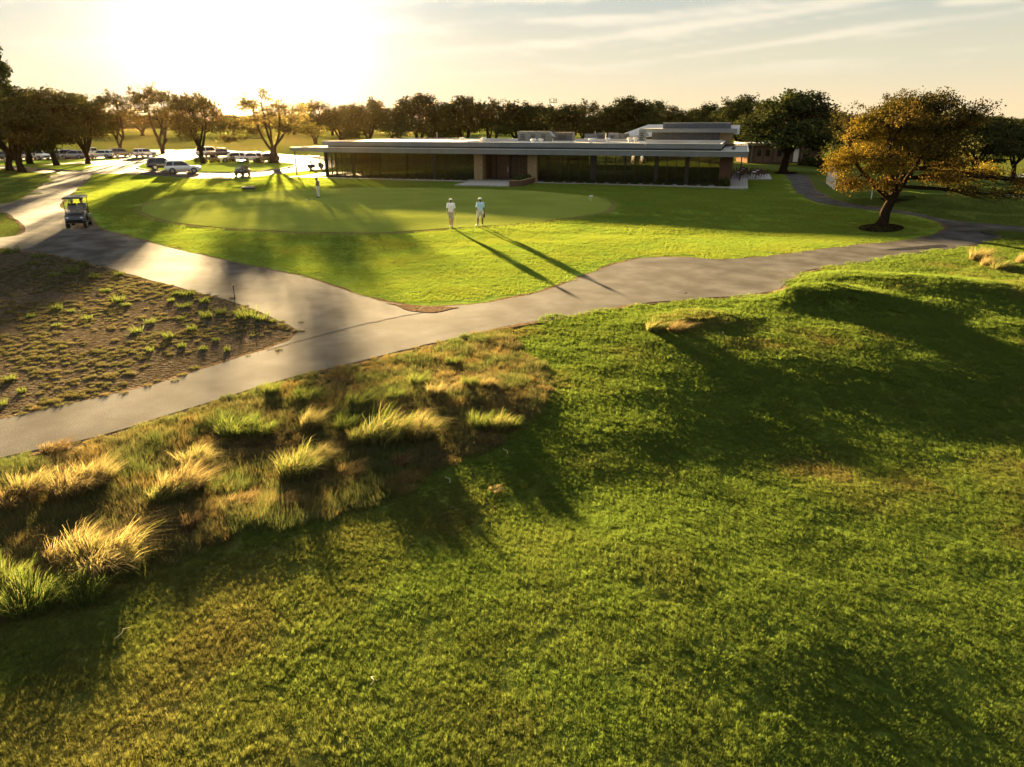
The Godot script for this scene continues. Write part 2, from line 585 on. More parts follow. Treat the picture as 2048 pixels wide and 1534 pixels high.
# ---------------------------------------------------------------- ground
func make_regions() -> void:
	near_edge = smooth_line(poly_px([[-330, 990], [-60, 932], [0, 917], [200, 872], [400, 812], [540, 766], [700, 727], [850, 690], [1000, 657], [1150, 631], [1280, 608], [1400, 597], [1480, 592], [1552, 581], [1578, 562], [1608, 543], [1680, 531], [1760, 520], [1850, 505], [1940, 491], [1985, 481]]), false, 0.8)
	regions.path = smooth_line(poly_px([[-330, 990], [-60, 932], [0, 917], [200, 872], [400, 812], [540, 766], [700, 727], [850, 690], [1000, 657], [1150, 631], [1280, 608], [1400, 597], [1480, 592], [1552, 581], [1578, 562], [1608, 543], [1680, 531], [1760, 520], [1850, 505], [1940, 491], [1985, 481], [2000, 470], [1990, 461], [2120, 470], [2300, 476], [2300, 466], [2120, 460], [1985, 448], [1900, 440], [1830, 428], [1760, 417], [1700, 407], [1660, 396], [1630, 378], [1612, 350], [1573, 347], [1585, 368], [1600, 388], [1640, 405], [1700, 416], [1760, 423], [1830, 432], [1880, 444], [1895, 456], [1870, 470], [1800, 483], [1700, 492], [1580, 508], [1500, 517], [1445, 521], [1400, 519], [1330, 516], [1280, 519], [1230, 530], [1180, 548], [1120, 572], [1060, 590], [980, 605], [900, 613], [830, 611], [760, 602], [700, 583], [620, 557], [540, 540], [450, 520], [350, 499], [270, 480], [215, 466], [190, 454], [178, 438], [160, 426], [128, 419], [119, 411], [135, 394], [160, 374], [185, 348], [150, 344], [108, 347], [95, 360], [72, 380], [35, 402], [0, 409], [-160, 420], [-160, 432], [0, 425], [30, 437], [50, 455], [50, 467], [30, 475], [0, 479], [-160, 490], [-160, 512], [0, 500], [34, 503], [102, 511], [171, 523], [256, 547], [342, 572], [472, 606], [553, 640], [590, 660], [594, 667], [575, 683], [533, 699], [444, 727], [307, 770], [171, 802], [0, 840], [-60, 852], [-330, 910]]), true, 1.0)
	regions.lot = smooth_line(poly_px([[-400, 312], [-100, 312], [60, 307], [235, 309], [300, 302], [430, 302], [560, 309], [665, 316], [668, 334], [610, 342], [560, 348], [500, 355], [400, 357], [270, 349], [190, 348.6], [100, 347.4], [20, 339], [-100, 334], [-400, 334]]), true, 2.5)
	regions.island_left = smooth_line(poly_px([[-300, 323], [0, 323], [130, 321], [232, 319], [237, 324], [205, 333], [165, 342], [120, 341], [60, 336], [0, 332], [-300, 330]]), true, 2.0)
	regions.island_mid = smooth_line(poly_px([[276, 335], [300, 326], [350, 321], [440, 322], [540, 325], [590, 330], [568, 337], [500, 345], [440, 346], [340, 343], [295, 340]]), true, 1.5)
	regions.lawn = smooth_line(poly_px([[1573, 348], [1585, 368], [1600, 388], [1640, 405], [1700, 416], [1760, 423], [1830, 432], [1880, 444], [1895, 456], [1870, 470], [1800, 483], [1700, 492], [1580, 508], [1500, 517], [1445, 521], [1400, 519], [1330, 516], [1280, 519], [1230, 530], [1180, 548], [1120, 572], [1060, 590], [980, 605], [900, 613], [830, 611], [760, 602], [700, 583], [620, 557], [540, 540], [450, 520], [350, 499], [270, 480], [215, 466], [190, 454], [178, 438], [160, 426], [128, 419], [119, 411], [135, 394], [160, 374], [185, 348.8], [270, 349.5], [400, 357.5], [500, 355.5], [560, 348.5], [610, 342.5], [660, 345], [800, 345], [1100, 350], [1450, 356]]), true, 1.2)
	regions.green = smooth_line(poly_px([[1222, 413], [1205, 430], [1100, 446], [950, 459], [750, 470], [600, 469], [450, 461], [340, 448], [285, 428], [300, 408], [380, 392], [520, 383], [700, 378], [900, 378], [1050, 383], [1160, 393], [1208, 402]]), true, 1.2)
	regions.fringe = smooth_line(Geometry2D.offset_polygon(regions.green, 0.55)[0], true, 1.2)
	regions.dirt = smooth_line(poly_px([[-160, 513], [0, 501], [34, 504], [102, 512], [171, 524], [256, 548], [342, 573], [472, 607], [553, 641], [589, 660], [593, 667], [574, 682], [533, 698], [444, 726], [307, 769], [171, 801], [0, 839], [-60, 851], [-330, 909], [-330, 560]]), true, 0.9)
	regions.native = smooth_line(poly_px([[-330, 992], [0, 919], [200, 874], [400, 814], [540, 768], [700, 729], [850, 692], [990, 661], [1030, 690], [1085, 745], [1092, 800], [1050, 860], [960, 905], [860, 950], [800, 982], [700, 1022], [560, 1072], [400, 1122], [240, 1178], [0, 1262], [-330, 1400]]), true, 0.6)
	regions.rough = poly_px([[-400, 346], [106, 348], [95, 360], [72, 380], [35, 402], [0, 409], [-400, 425]])

func ground_color(x: float, z: float) -> Color:
	var a := n_mid.get_noise_2d(x * 0.7 + 90.0, z * 0.7) * 0.5 + 0.5
	var b := n_big.get_noise_2d(x * 1.3, z * 1.3 + 70.0) * 0.5 + 0.5
	var s := z - edge_z(x)
	var fresh := Vector3(0.094, 0.136, 0.027)
	var dry := Vector3(0.138, 0.106, 0.042)
	var c := fresh
	if s > 0.0:
		var brown := clampf(smoothstep(5.0, -7.0, x) * smoothstep(-15.0, -7.0, z) * 0.55 + 1.1 * (b - 0.57) + 0.7 * (a - 0.5), 0.0, 0.85)
		brown = maxf(brown, 0.8 * smoothstep(0.55, 0.8, a * 0.5 + b * 0.5))
		c = fresh.lerp(dry, brown)
	else:
		c = Vector3(0.115, 0.160, 0.038).lerp(dry, clampf((a - 0.4) * 0.7, 0.0, 0.6))
	return Color(c.x, c.y, c.z)

func steps(list: Array) -> PackedFloat32Array:
	var out := PackedFloat32Array()
	for i in list.size() - 1:
		var k: int = list[i + 1][1]
		for j in k: out.append(lerpf(list[i][0], list[i + 1][0], float(j) / k))
	out.append(list[-1][0])
	return out

func make_ground() -> void:
	var xs := steps([[-1400.0, 0], [-300.0, 14], [-120.0, 14], [-40.0, 32], [-14.0, 36], [26.0, 110], [60.0, 38], [140.0, 24], [400.0, 14], [1400.0, 12]])
	var zs := steps([[-1500.0, 0], [-400.0, 14], [-160.0, 24], [-60.0, 56], [-32.0, 40], [-3.0, 82], [30.0, 22], [200.0, 6]])
	var v := PackedVector3Array()
	var n := PackedVector3Array()
	var c := PackedColorArray()
	var idx := PackedInt32Array()
	var keys := ["path", "lot", "lawn", "dirt"]
	var boxes := {}
	for k in keys:
		var r := Rect2(regions[k][0], Vector2.ZERO)
		for p in regions[k]: r = r.expand(p)
		boxes[k] = r
	for z in zs:
		for x in xs:
			var y := height(x, z)
			n.append(Vector3(y - height(x + 0.3, z), 0.3, y - height(x, z + 0.3)).normalized())
			var col := ground_color(x, z)
			for k in keys:
				if boxes[k].has_point(Vector2(x, z)) and inside(x, z, k):
					y -= 0.09
					break
			if z > -33.0 and z < -5.0 and x < 3.0 and inside(x, z, "native"):
				col = Color(0.075, 0.058, 0.030).lerp(Color(0.05, 0.06, 0.02), clampf(n_mid.get_noise_2d(x, z) + 0.4, 0, 1))
			v.append(Vector3(x, y, z))
			c.append(col)
	var w := xs.size()
	for j in zs.size() - 1:
		for i in w - 1:
			var a := j * w + i
			for k in [a, a + 1, a + w + 1, a, a + w + 1, a + w]: idx.append(k)
	var arr := []
	arr.resize(Mesh.ARRAY_MAX)
	arr[Mesh.ARRAY_VERTEX] = v
	arr[Mesh.ARRAY_NORMAL] = n
	arr[Mesh.ARRAY_COLOR] = c
	arr[Mesh.ARRAY_INDEX] = idx
	var m := ArrayMesh.new()
	m.add_surface_from_arrays(Mesh.PRIMITIVE_TRIANGLES, arr)
	struct("ground", m, M.ground)
	struct("lawn", sheet(regions.lawn, 1.5, 0.0), M.lawn)
	struct("putting_green_fringe", sheet(regions.fringe, 1.4, 0.02), M.fringe)
	struct("putting_green", sheet(regions.green, 1.4, 0.04), M.green)
	struct("dirt_bank", sheet(regions.dirt, 0.8, 0.0), M.soil)
	struct("path", sheet(ragged(regions.path, 0.07), 1.1, 0.015), M.asphalt)
	for q in [[[533, 702], [600, 683], [660, 667], [720, 651], [790, 636], [868, 622]]]:
		var line := smooth_line(poly_px(q), false, 0.4)
		var one := PackedVector2Array()
		var other := PackedVector2Array()
		for p in line:
			var wob := Vector2(0.06 * n_fine.get_noise_2d(p.x, p.y), 0.10 * n_fine.get_noise_2d(p.y, p.x))
			one.append(p + wob + Vector2(0, -0.03))
			other.append(p + wob + Vector2(0, 0.035))
		other.reverse()
		one.append_array(other)
		struct("asphalt_seam", sheet(one, 0.5, 0.022), M.patch)
	struct("dirt_patch", sheet(ragged(smooth_line(poly_px([[770, 606], [830, 613], [900, 615], [930, 613], [885, 623], [850, 627], [810, 618]]), true, 0.4), 0.15), 0.6, 0.026), M.shoulder)
	var edging := PackedVector2Array()
	var back := PackedVector2Array()
	for p in near_edge:
		if p.x > -1.2 and p.x < 5.2:
			edging.append(p + Vector2(0.0, -0.04))
			back.append(p + Vector2(0.03, 0.20))
	back.reverse()
	edging.append_array(back)
	struct("path_edging", raised(ragged(edging, 0.05), 0.03), M.shoulder)
	struct("dirt_shoulder", sheet(ragged(Geometry2D.offset_polygon(regions.path, 0.22)[0], 0.2), 1.1, 0.004), M.shoulder)
	struct("parking_road", sheet(regions.lot, 3.0, 0.0), M.lot)
	for k in ["island_left", "island_mid"]:
		var kerb := Geometry2D.offset_polygon(regions[k], 0.25)[0]
		struct("kerb", raised(kerb, 0.12), M.kerb)
		struct("grass_island", raised(regions[k], 0.15), M.lawn)
	struct("sand_bunker", sheet(smooth_line(poly_px([[1998, 383], [2030, 376], [2075, 375], [2130, 380], [2120, 388], [2050, 387]]), true, 1.0), 1.5, 0.03), M.sand)
	struct("pond", flat_poly(smooth_line(poly_px([[2018, 341], [2050, 336], [2140, 335], [2230, 339], [2140, 344], [2050, 343]]), true, 2.0), -0.85), M.water)
	for p in [[1762, 457, 46, 9], [1795, 404, 36, 5], [1572, 345, 24, 3.2]]:
		struct("mulch_ring", sheet(ring_px(p[0], p[1], p[2], p[3]), 0.7, 0.05), M.mulch)
	for q in [[[1892, 494], [1850, 498], [1800, 501], [1770, 500], [1830, 494], [1885, 490]], [[1960, 463], [1985, 462], [1998, 469], [1985, 472], [1962, 468]]]:
		struct("asphalt_repair", sheet(smooth_line(poly_px(q), true, 0.5), 0.6, 0.024), M.patch)

func ragged(p: PackedVector2Array, by: float) -> PackedVector2Array:
	var out := PackedVector2Array()
	for i in p.size():
		var a := p[i]
		var b := p[(i + 1) % p.size()]
		var k := clampi(int(a.distance_to(b) / 0.45), 1, 3) if -a.y < 45.0 else 1
		var side := (b - a).orthogonal().normalized()
		for j in k:
			var q := a.lerp(b, float(j) / k)
			out.append(q + side * by * (n_fine.get_noise_2d(q.x * 0.6, q.y * 0.6) + 0.8 * n_mid.get_noise_2d(q.x, q.y)))
	return out

func ring_px(px: float, py: float, rx: float, ry: float) -> PackedVector2Array:
	var a := []
	for i in 20: a.append([px + rx * cos(TAU * i / 20), py + ry * sin(TAU * i / 20)])
	return poly_px(a)

func flat_poly(p: PackedVector2Array, y: float) -> MB:
	var b := MB.new()
	var idx := Geometry2D.triangulate_polygon(p)
	for i in range(0, idx.size(), 3):
		b.tri3(Vector3(p[idx[i]].x, y, p[idx[i]].y), Vector3(p[idx[i + 1]].x, y, p[idx[i + 1]].y), Vector3(p[idx[i + 2]].x, y, p[idx[i + 2]].y), Vector3.UP, Vector3.UP, Vector3.UP)
	return b

func raised(p: PackedVector2Array, up: float) -> MB:
	var b := MB.new()
	var idx := Geometry2D.triangulate_polygon(p)
	var f := func(q: Vector2) -> Vector3: return Vector3(q.x, height(q.x, q.y) + up, q.y)
	for i in range(0, idx.size(), 3):
		b.tri3(f.call(p[idx[i]]), f.call(p[idx[i + 1]]), f.call(p[idx[i + 2]]), Vector3.UP, Vector3.UP, Vector3.UP)
	for i in p.size():
		var a := p[i]
		var d := p[(i + 1) % p.size()]
		var k := Vector3(d.y - a.y, 0, a.x - d.x).normalized() * (1.0 if not Geometry2D.is_polygon_clockwise(p) else -1.0)
		b.quad_n(f.call(a), f.call(d), f.call(d) + Vector3(0, -up - 0.15, 0), f.call(a) + Vector3(0, -up - 0.15, 0), k)
	return b


# ---------------------------------------------------------------- trees
func leaf_at(b: MB, p: Vector3, size: float, r: RandomNumberGenerator, tint: Color) -> void:
	var a := Vector3(r.randfn(), r.randfn(), r.randfn()).normalized()
	var s := a.cross(Vector3(r.randfn(), r.randfn() * 0.6, r.randfn())).normalized()
	var k := a.cross(s).normalized()
	var w := r.randf_range(0.75, 1.25)
	b.col = tint * w
	var h := size * r.randf_range(0.7, 1.3)
	var u := a * h
	var t := s * h * 0.36
	var n1 := (k + s * 0.5).normalized()
	b.tri3(p - u * 0.5, p + t, p + u * 0.5, n1, n1, n1)
	var n2 := (k - s * 0.5).normalized()
	b.tri3(p - u * 0.5, p + u * 0.5, p - t, n2, n2, n2)

# lobes: [centre, radii, tint, share]; the trunk forks into a limb for each lobe and a twig for each spray of leaves
func tree_parts(lobes: Array, base_r: float, fork: Vector3, sd: int, sprays: int, leaves: int, leaf: float, spray_r: float, lean := Vector3.ZERO, stems := 1, slim := 1.0) -> Array:
	var r := RandomNumberGenerator.new()
	r.seed = sd
	var wood := MB.new()
	var crown := MB.new()
	var forks := []
	for s in stems:
		var dir := Vector3(cos(TAU * s / stems + 0.4), 0, sin(TAU * s / stems + 0.4) * 0.7) if stems > 1 else Vector3.ZERO
		var pts := []
		var rad := []
		for i in 6:
			var t := i / 5.0
			pts.append(fork * t + dir * base_r * (0.45 + 2.6 * t * t) + Vector3(r.randfn(), 0, r.randfn()) * base_r * 0.12 * (1.0 if i > 0 and i < 5 else 0.0) + Vector3(0, -0.25 if i == 0 else 0.0, 0))
			rad.append(base_r * lerpf(1.0, 0.72, t) * (1.35 if i == 0 else 1.0) / sqrt(stems))
		wood.tube(pts, rad, 9)
		forks.append(pts)
	var leaders := []
	var reach := Vector3.ZERO
	for lb in lobes: reach = reach.max(Vector3(absf(lb[0].x), lb[0].y, absf(lb[0].z)))
	for q in 5:
		var src: Array = forks[q % stems]
		var a := TAU * (q * 0.382 + 0.1 * r.randf()) + float(sd)
		var up := r.randf_range(0.45, 0.8) if slim >= 1.0 else r.randf_range(0.6, 0.92)
		var goal := Vector3(cos(a) * reach.x * r.randf_range(0.25, 0.55), lerpf(fork.y, reach.y, up), sin(a) * reach.z * r.randf_range(0.25, 0.55))
		var start: Vector3 = src[3].lerp(src[5], r.randf())
		var knee := start.lerp(goal, 0.5) + Vector3(cos(a), -0.3, sin(a)) * start.distance_to(goal) * 0.12
		var line := []
		var lrad := []
		for i in 7:
			var t := i / 6.0
			line.append(start.lerp(knee, t).lerp(knee.lerp(goal, t), t) + Vector3(r.randfn(), r.randfn(), r.randfn()) * 0.06 * base_r / 0.36 * t)
			lrad.append(base_r * lerpf(0.55, 0.22, t) * slim)
		wood.tube(line, lrad, 7)
		leaders.append(line)
	for lb in lobes:
		var ctr: Vector3 = lb[0]
		var from: Vector3 = leaders[0][2]
		for f in leaders:
			for i in range(1, 7):
				if f[i].distance_to(ctr) + 0.5 * maxf(0.0, f[i].y - ctr.y + 0.4) < from.distance_to(ctr) + 0.5 * maxf(0.0, from.y - ctr.y + 0.4): from = f[i]
		var mid := from.lerp(ctr, 0.45) + Vector3(r.randfn(), r.randfn() * 0.5 + 0.2, r.randfn()) * 0.07 * from.distance_to(ctr)
		var limb := []
		var lr := []
		for i in 7:
			var t := i / 6.0
			limb.append(from.lerp(mid, t).lerp(mid.lerp(ctr, t), t) + Vector3(r.randfn(), r.randfn(), r.randfn()) * 0.05 * t)
			lr.append(base_r * lerpf(0.30, 0.07, t) * slim)
		wood.tube(limb, lr, 6)
		var m := int(sprays * lb[3])
		for k in m:
			var d := Vector3(r.randfn(), r.randfn(), r.randfn()).normalized()
			if d.y < -0.25: d.y *= 0.5
			var p: Vector3 = ctr + d * Vector3(lb[1]) * pow(r.randf(), 0.45)
			if p.y < 0.6: continue
			var root: Vector3 = limb[r.randi_range(3, 6)]
			var bend := root.lerp(p, 0.5) + Vector3(r.randfn(), r.randfn() - 0.3, r.randfn()) * 0.1 * root.distance_to(p)
			wood.tube([root, bend, p + lean * 0.2], [base_r * 0.075, base_r * 0.05, base_r * 0.02], 3, false)
			var tint: Color = lb[2] * r.randf_range(0.8, 1.2)
			var sr := spray_r * r.randf_range(0.6, 1.35)
			for i in leaves:
				var e := Vector3(r.randfn(), r.randfn() * 0.75, r.randfn()) * sr * 0.52
				e = e.limit_length(sr * 0.95)
				leaf_at(crown, p + e + lean * (e.length() / sr) * r.randf(), leaf, r, tint)
	return [wood.mesh(), crown.mesh(true)]

func oak_lobes(sd: int, h: float, w: float, bottom: float, tint: Color, count := 12, gap := 0.0) -> Array:
	var r := RandomNumberGenerator.new()
	r.seed = sd
	var out := []
	for i in count:
		var a := TAU * (i * 0.382 + r.randf() * 0.12)
		var t := (i + 0.5) / count
		var y := lerpf(bottom + (h - bottom) * 0.22, h * 0.86, pow(t, 0.9)) + r.randfn() * h * 0.03
		var reach := w * 0.5 * sqrt(maxf(0.08, 1.0 - pow(t, 2.2))) * r.randf_range(0.55, 0.86)
		var s := r.randf_range(0.8, 1.25)
		out.append([Vector3(cos(a) * reach, y, sin(a) * reach), Vector3(w * 0.20, h * 0.115, w * 0.20) * s, Color(tint.r * r.randf_range(0.85, 1.2), tint.g, tint.b), r.randf_range(0.7, 1.2) * (1.0 - gap)])
	for i in 10:   # shoots that break the outline
		var a := r.randf() * TAU
		var d := w * r.randf_range(0.05, 0.34)
		out.append([Vector3(cos(a) * d, h * (0.98 - 0.35 * d / w) * r.randf_range(0.90, 1.04), sin(a) * d), Vector3(w * 0.065, h * 0.065, w * 0.065), tint, 0.2])
	return out

var kinds := {}

func make_tree_kinds() -> void:
	# all are ten metres tall and ten across; each use scales its copy
	var olive := Color(0.070, 0.066, 0.020)
	var deep := Color(0.046, 0.052, 0.019)
	var gold := Color(0.19, 0.155, 0.05)
	kinds.oak_a = tree_parts(oak_lobes(1, 10, 10, 1.9, deep, 15), 0.42, Vector3(0.2, 3.0, 0), 101, 26, 30, 0.30, 0.8)
	kinds.oak_b = tree_parts(oak_lobes(2, 10, 10, 2.2, olive, 13), 0.38, Vector3(-0.3, 2.7, 0.2), 102, 24, 28, 0.30, 0.75, Vector3(0.2, 0, 0))
	kinds.oak_c = tree_parts(oak_lobes(3, 10, 10, 1.6, deep.lerp(olive, 0.5), 14), 0.4, Vector3(0.1, 2.2, -0.2), 103, 22, 30, 0.30, 0.8)
	kinds.oak_d = tree_parts(oak_lobes(4, 10, 10, 1.6, deep, 15), 0.4, Vector3(0.0, 2.4, 0.1), 104, 25, 30, 0.32, 0.85)
	kinds.forked = tree_parts(oak_lobes(5, 10, 9, 3.8, olive, 11), 0.36, Vector3(0.0, 2.2, 0.1), 105, 15, 24, 0.27, 0.62, Vector3(0.2, 0, 0), 3)
	kinds.thin = tree_parts([
		[Vector3(-2.6, 8.3, 0), Vector3(0.7, 1.5, 0.9), gold, 0.5], [Vector3(-0.3, 9.2, 0.3), Vector3(0.6, 1.6, 0.7), gold, 0.5], [Vector3(1.0, 7.9, -0.4), Vector3(1.0, 1.2, 1.0), gold, 0.8],
		[Vector3(-3.6, 5.2, 0.2), Vector3(1.5, 1.2, 1.6), olive, 1.0], [Vector3(-1.2, 6.0, 1.4), Vector3(1.6, 1.2, 1.4), gold, 1.0], [Vector3(2.6, 6.2, 0.5), Vector3(1.6, 1.3, 1.6), gold, 1.0],
		[Vector3(4.2, 4.4, -0.2), Vector3(1.4, 1.1, 1.4), olive, 0.9], [Vector3(0.9, 5.4, -1.6), Vector3(1.8, 1.2, 1.4), olive, 0.9], [Vector3(-4.4, 3.4, -0.4), Vector3(1.0, 0.8, 1.2), olive, 0.7],
		[Vector3(-1.6, 7.6, 0.2), Vector3(1.5, 0.9, 1.5), gold, 0.9], [Vector3(0.3, 6.8, 0.6), Vector3(1.8, 0.9, 1.6), gold, 1.0], [Vector3(2.4, 4.6, 1.0), Vector3(1.5, 0.9, 1.5), olive, 0.8], [Vector3(-2.4, 4.4, -0.8), Vector3(1.5, 0.9, 1.5), olive, 0.8], [Vector3(3.2, 7.4, 0), Vector3(1.0, 0.8, 1.2), gold, 0.6]], 0.42, Vector3(0.1, 2.4, 0), 106, 25, 24, 0.24, 0.62, Vector3(0.15, 0, 0), 1, 0.6)
	kinds.tall = tree_parts([
		[Vector3(0, 3.0, 0), Vector3(1.9, 1.2, 1.9), deep, 1.2], [Vector3(0.5, 4.6, 0.2), Vector3(1.7, 1.2, 1.7), deep, 1.1], [Vector3(-0.3, 6.2, -0.2), Vector3(1.4, 1.2, 1.4), deep, 1.0],
		[Vector3(0.3, 7.7, 0), Vector3(1.05, 1.0, 1.0), deep, 0.8], [Vector3(0.1, 9.1, 0), Vector3(0.6, 0.9, 0.6), deep, 0.5]], 0.34, Vector3(0, 4.5, 0), 107, 40, 26, 0.28, 0.6)

func tree(kind: String, at: Vector3, h: float, w: float, turn: float, called: String, label: String, group := "", leaf_m: Material = null) -> Node3D:
	var t := thing(called, label, "tree", at, turn, group)
	t.scale = Vector3(w / 10.0, h / 10.0, w / 10.0)
	obj("trunk", kinds[kind][0], M.bark, t)
	obj("crown", kinds[kind][1], leaf_m if leaf_m else M.leaf, t)
	return t

func make_trees() -> void:
	make_tree_kinds()
	var lg := "oaks standing along the car park"
	# [kind, px, base row, top row, crown width in px, turn, label]
	for e in [
		["oak_a", 20, 341, 205, 150, 0.4, "dark oak leaning over the grass island at the car park entrance"],
		["oak_c", 46, 344, 196, 165, 2.1, "dark oak with a pale streaked trunk on the grass island"],
		["oak_d", 62, 329, 178, 140, 1.2, "broad oak close behind the pale-trunked oak on the island"],
		["oak_b", 115, 332, 172, 135, 0.2, "dark oak in front of the silver car on the island"],
		["oak_c", 177, 329, 188, 118, 4.0, "rounded dark oak in front of the white estate car"],
		["forked", 240, 297, 183, 92, 1.0, "thin leaning oak behind the dark parked car"],
		["forked", 325, 307, 170, 112, 2.6, "open forked oak with several stems on the far lawn"],
		["oak_b", 407, 328, 181, 112, 5.2, "oak with a stout trunk beside the two parked cars"],
		["thin", 548, 328, 177, 175, 0.0, "sparse golden backlit tree with a stout trunk by the path"],
	]:
		var p := gp(e[1], e[2])
		var dist := -p.z
		tree(e[0], p, top_of(e[3], dist) - p.y, e[4] * dist / FOCAL * 1.06, e[5], "oak_tree", e[6], lg, M.leaf_thin if e[0] == "thin" else null)
	var p := at_depth(36, 140)
	tree("tall", p, top_of(82, 140) - p.y, 15.0, 0.3, "cypress_tree", "tall narrow dark tree rising above the oaks", "")
	# the row behind the clubhouse
	var row := [[632, 205, 70, 232, "forked"], [690, 208, 95, 200, "oak_c"], [742, 213, 80, 178, "oak_a"], [795, 214, 85, 190, "forked"], [838, 201, 95, 172, "oak_d"], [885, 203, 80, 185, "oak_a"], [930, 199, 100, 172, "oak_c"],
		[985, 206, 85, 182, "forked"], [1035, 202, 95, 170, "oak_a"], [1083, 218, 70, 190, "oak_b"], [1135, 212, 85, 176, "oak_c"], [1170, 211, 80, 190, "forked"], [1215, 207, 85, 172, "oak_a"], [1262, 203, 100, 168, "oak_d"], [1310, 211, 80, 186, "oak_c"],
		[1352, 214, 85, 175, "forked"], [1400, 222, 85, 190, "oak_a"], [1440, 224, 70, 178, "oak_d"], [1480, 203, 100, 150, "oak_c"]]
	var words := {632: "small hazy oak on the far lawn left of the clubhouse", 690: "first oak of the row, above the left end of the clubhouse roof", 1035: "oak of the row behind the large pale green air handler", 1083: "lower oak of the row beside the tallest floodlight mast", 1135: "oak of the row behind the dark grey air handler", 1215: "oak of the row behind the two small condensers", 1262: "tall oak of the row behind the pale hall roof", 1400: "low oak of the row behind the raised clubhouse block", 1440: "last low oak of the row behind the raised clubhouse block", 1480: "broad dark oak between the clubhouse block and the brick wing"}
	var i := 0
	for e in row:
		var q := at_depth(e[0], e[3])
		tree(e[4], q, (top_of(e[1] - 4, e[3]) - q.y) * [1.04, 0.93, 1.10, 0.98, 1.06, 0.90, 1.02][i % 7], e[2] * e[3] / FOCAL * 1.25, i * 1.7, "row_tree", words.get(e[0], "dense dark oak in the row of trees behind the clubhouse roof"), "row of oaks behind the clubhouse", M.leaf_far)
		i += 1
	# farther woods that fill the gaps under the row
	for k in 34:
		var px := -60.0 + k * 66.0 + rng.randf_range(-20, 20)
		var dist := rng.randf_range(300.0, 420.0)
		var q := at_depth(px, dist)
		tree(["oak_a", "oak_b", "oak_c", "oak_d"][k % 4], q, top_of(rng.randf_range(226, 238), dist) - q.y, rng.randf_range(75, 100) * dist / FOCAL, k * 0.9, "distant_tree", "low hazy tree in the distant wood beyond the course", "distant trees beyond the course", M.leaf_far)
	for e in [["oak_d", 1568, 344, 184, 195, 0.7, "large dark oak shading the brick wing, next to the path"], ["oak_c", 1786, 405, 205, 240, 1.9, "dark oak growing behind the orange tree in a mulch ring"],
		["oak_d", 1945, 352, 231, 150, 2.4, "wide dark oak near the pond"], ["oak_a", 2025, 356, 252, 110, 3.3, "low dark oak next to the wide oak by the pond"], ["oak_b", 1640, 336, 215, 120, 5.0, "dark oak behind the hedge beyond the path"]]:
		var q := gp(e[1], e[2])
		tree(e[0], q, top_of(e[3], -q.z) - q.y, e[4] * -q.z / FOCAL, e[5], "oak_tree", e[6], "oaks beyond the path bend")
	make_hero()

func make_hero() -> void:
	var base := gp(1757, 454)
	var lobes := []
	var gold := Color(0.185, 0.128, 0.021)  # left and low lobes: sunlight painted into the autumn leaf tint
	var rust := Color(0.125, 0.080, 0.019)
	var olive := Color(0.064, 0.052, 0.015)  # top and far lobes, without the painted sunlight
	var r := RandomNumberGenerator.new()
	r.seed = 77
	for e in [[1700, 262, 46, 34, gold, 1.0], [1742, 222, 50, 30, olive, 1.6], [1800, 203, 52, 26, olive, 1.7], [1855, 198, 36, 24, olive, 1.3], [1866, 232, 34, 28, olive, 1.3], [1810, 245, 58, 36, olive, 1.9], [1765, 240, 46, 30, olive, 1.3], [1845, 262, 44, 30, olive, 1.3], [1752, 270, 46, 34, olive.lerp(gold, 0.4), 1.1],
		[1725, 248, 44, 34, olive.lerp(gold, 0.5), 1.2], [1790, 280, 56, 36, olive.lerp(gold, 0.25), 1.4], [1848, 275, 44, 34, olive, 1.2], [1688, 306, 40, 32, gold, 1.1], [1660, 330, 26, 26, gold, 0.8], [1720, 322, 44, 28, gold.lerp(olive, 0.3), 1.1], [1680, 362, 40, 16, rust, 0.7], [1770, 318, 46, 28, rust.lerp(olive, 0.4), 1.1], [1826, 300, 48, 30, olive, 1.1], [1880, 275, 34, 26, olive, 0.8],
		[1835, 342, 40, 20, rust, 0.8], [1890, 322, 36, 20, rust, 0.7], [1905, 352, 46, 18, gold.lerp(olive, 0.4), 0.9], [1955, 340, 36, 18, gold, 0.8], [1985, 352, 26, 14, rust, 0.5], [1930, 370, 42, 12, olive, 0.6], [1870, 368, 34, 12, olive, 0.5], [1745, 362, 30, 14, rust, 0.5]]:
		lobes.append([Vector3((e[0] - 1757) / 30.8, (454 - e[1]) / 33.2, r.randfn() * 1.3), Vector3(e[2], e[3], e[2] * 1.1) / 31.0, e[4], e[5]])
	for e in 7:   # the side turned away
		lobes.append([Vector3(r.randf_range(-2.5, 4.5), r.randf_range(4.5, 8.5), r.randf_range(-3.6, -2.2)), Vector3(1.5, 1.1, 1.4), olive, 0.7])
	for e in 4:
		lobes.append([Vector3(r.randf_range(-2.0, 3.5), r.randf_range(4.0, 7.0), r.randf_range(2.0, 3.2)), Vector3(1.4, 1.0, 1.2), olive.lerp(rust, 0.5), 0.6])
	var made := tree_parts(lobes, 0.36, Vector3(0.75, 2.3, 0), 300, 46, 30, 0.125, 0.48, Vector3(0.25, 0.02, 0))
	var t := thing("autumn_tree", "windswept orange autumn tree with sunlight painted as gold leaf tint in a mulch ring", "tree", base)
	obj("trunk", made[0], M.bark, t)
	obj("crown", made[1], M.leaf_gold, t)

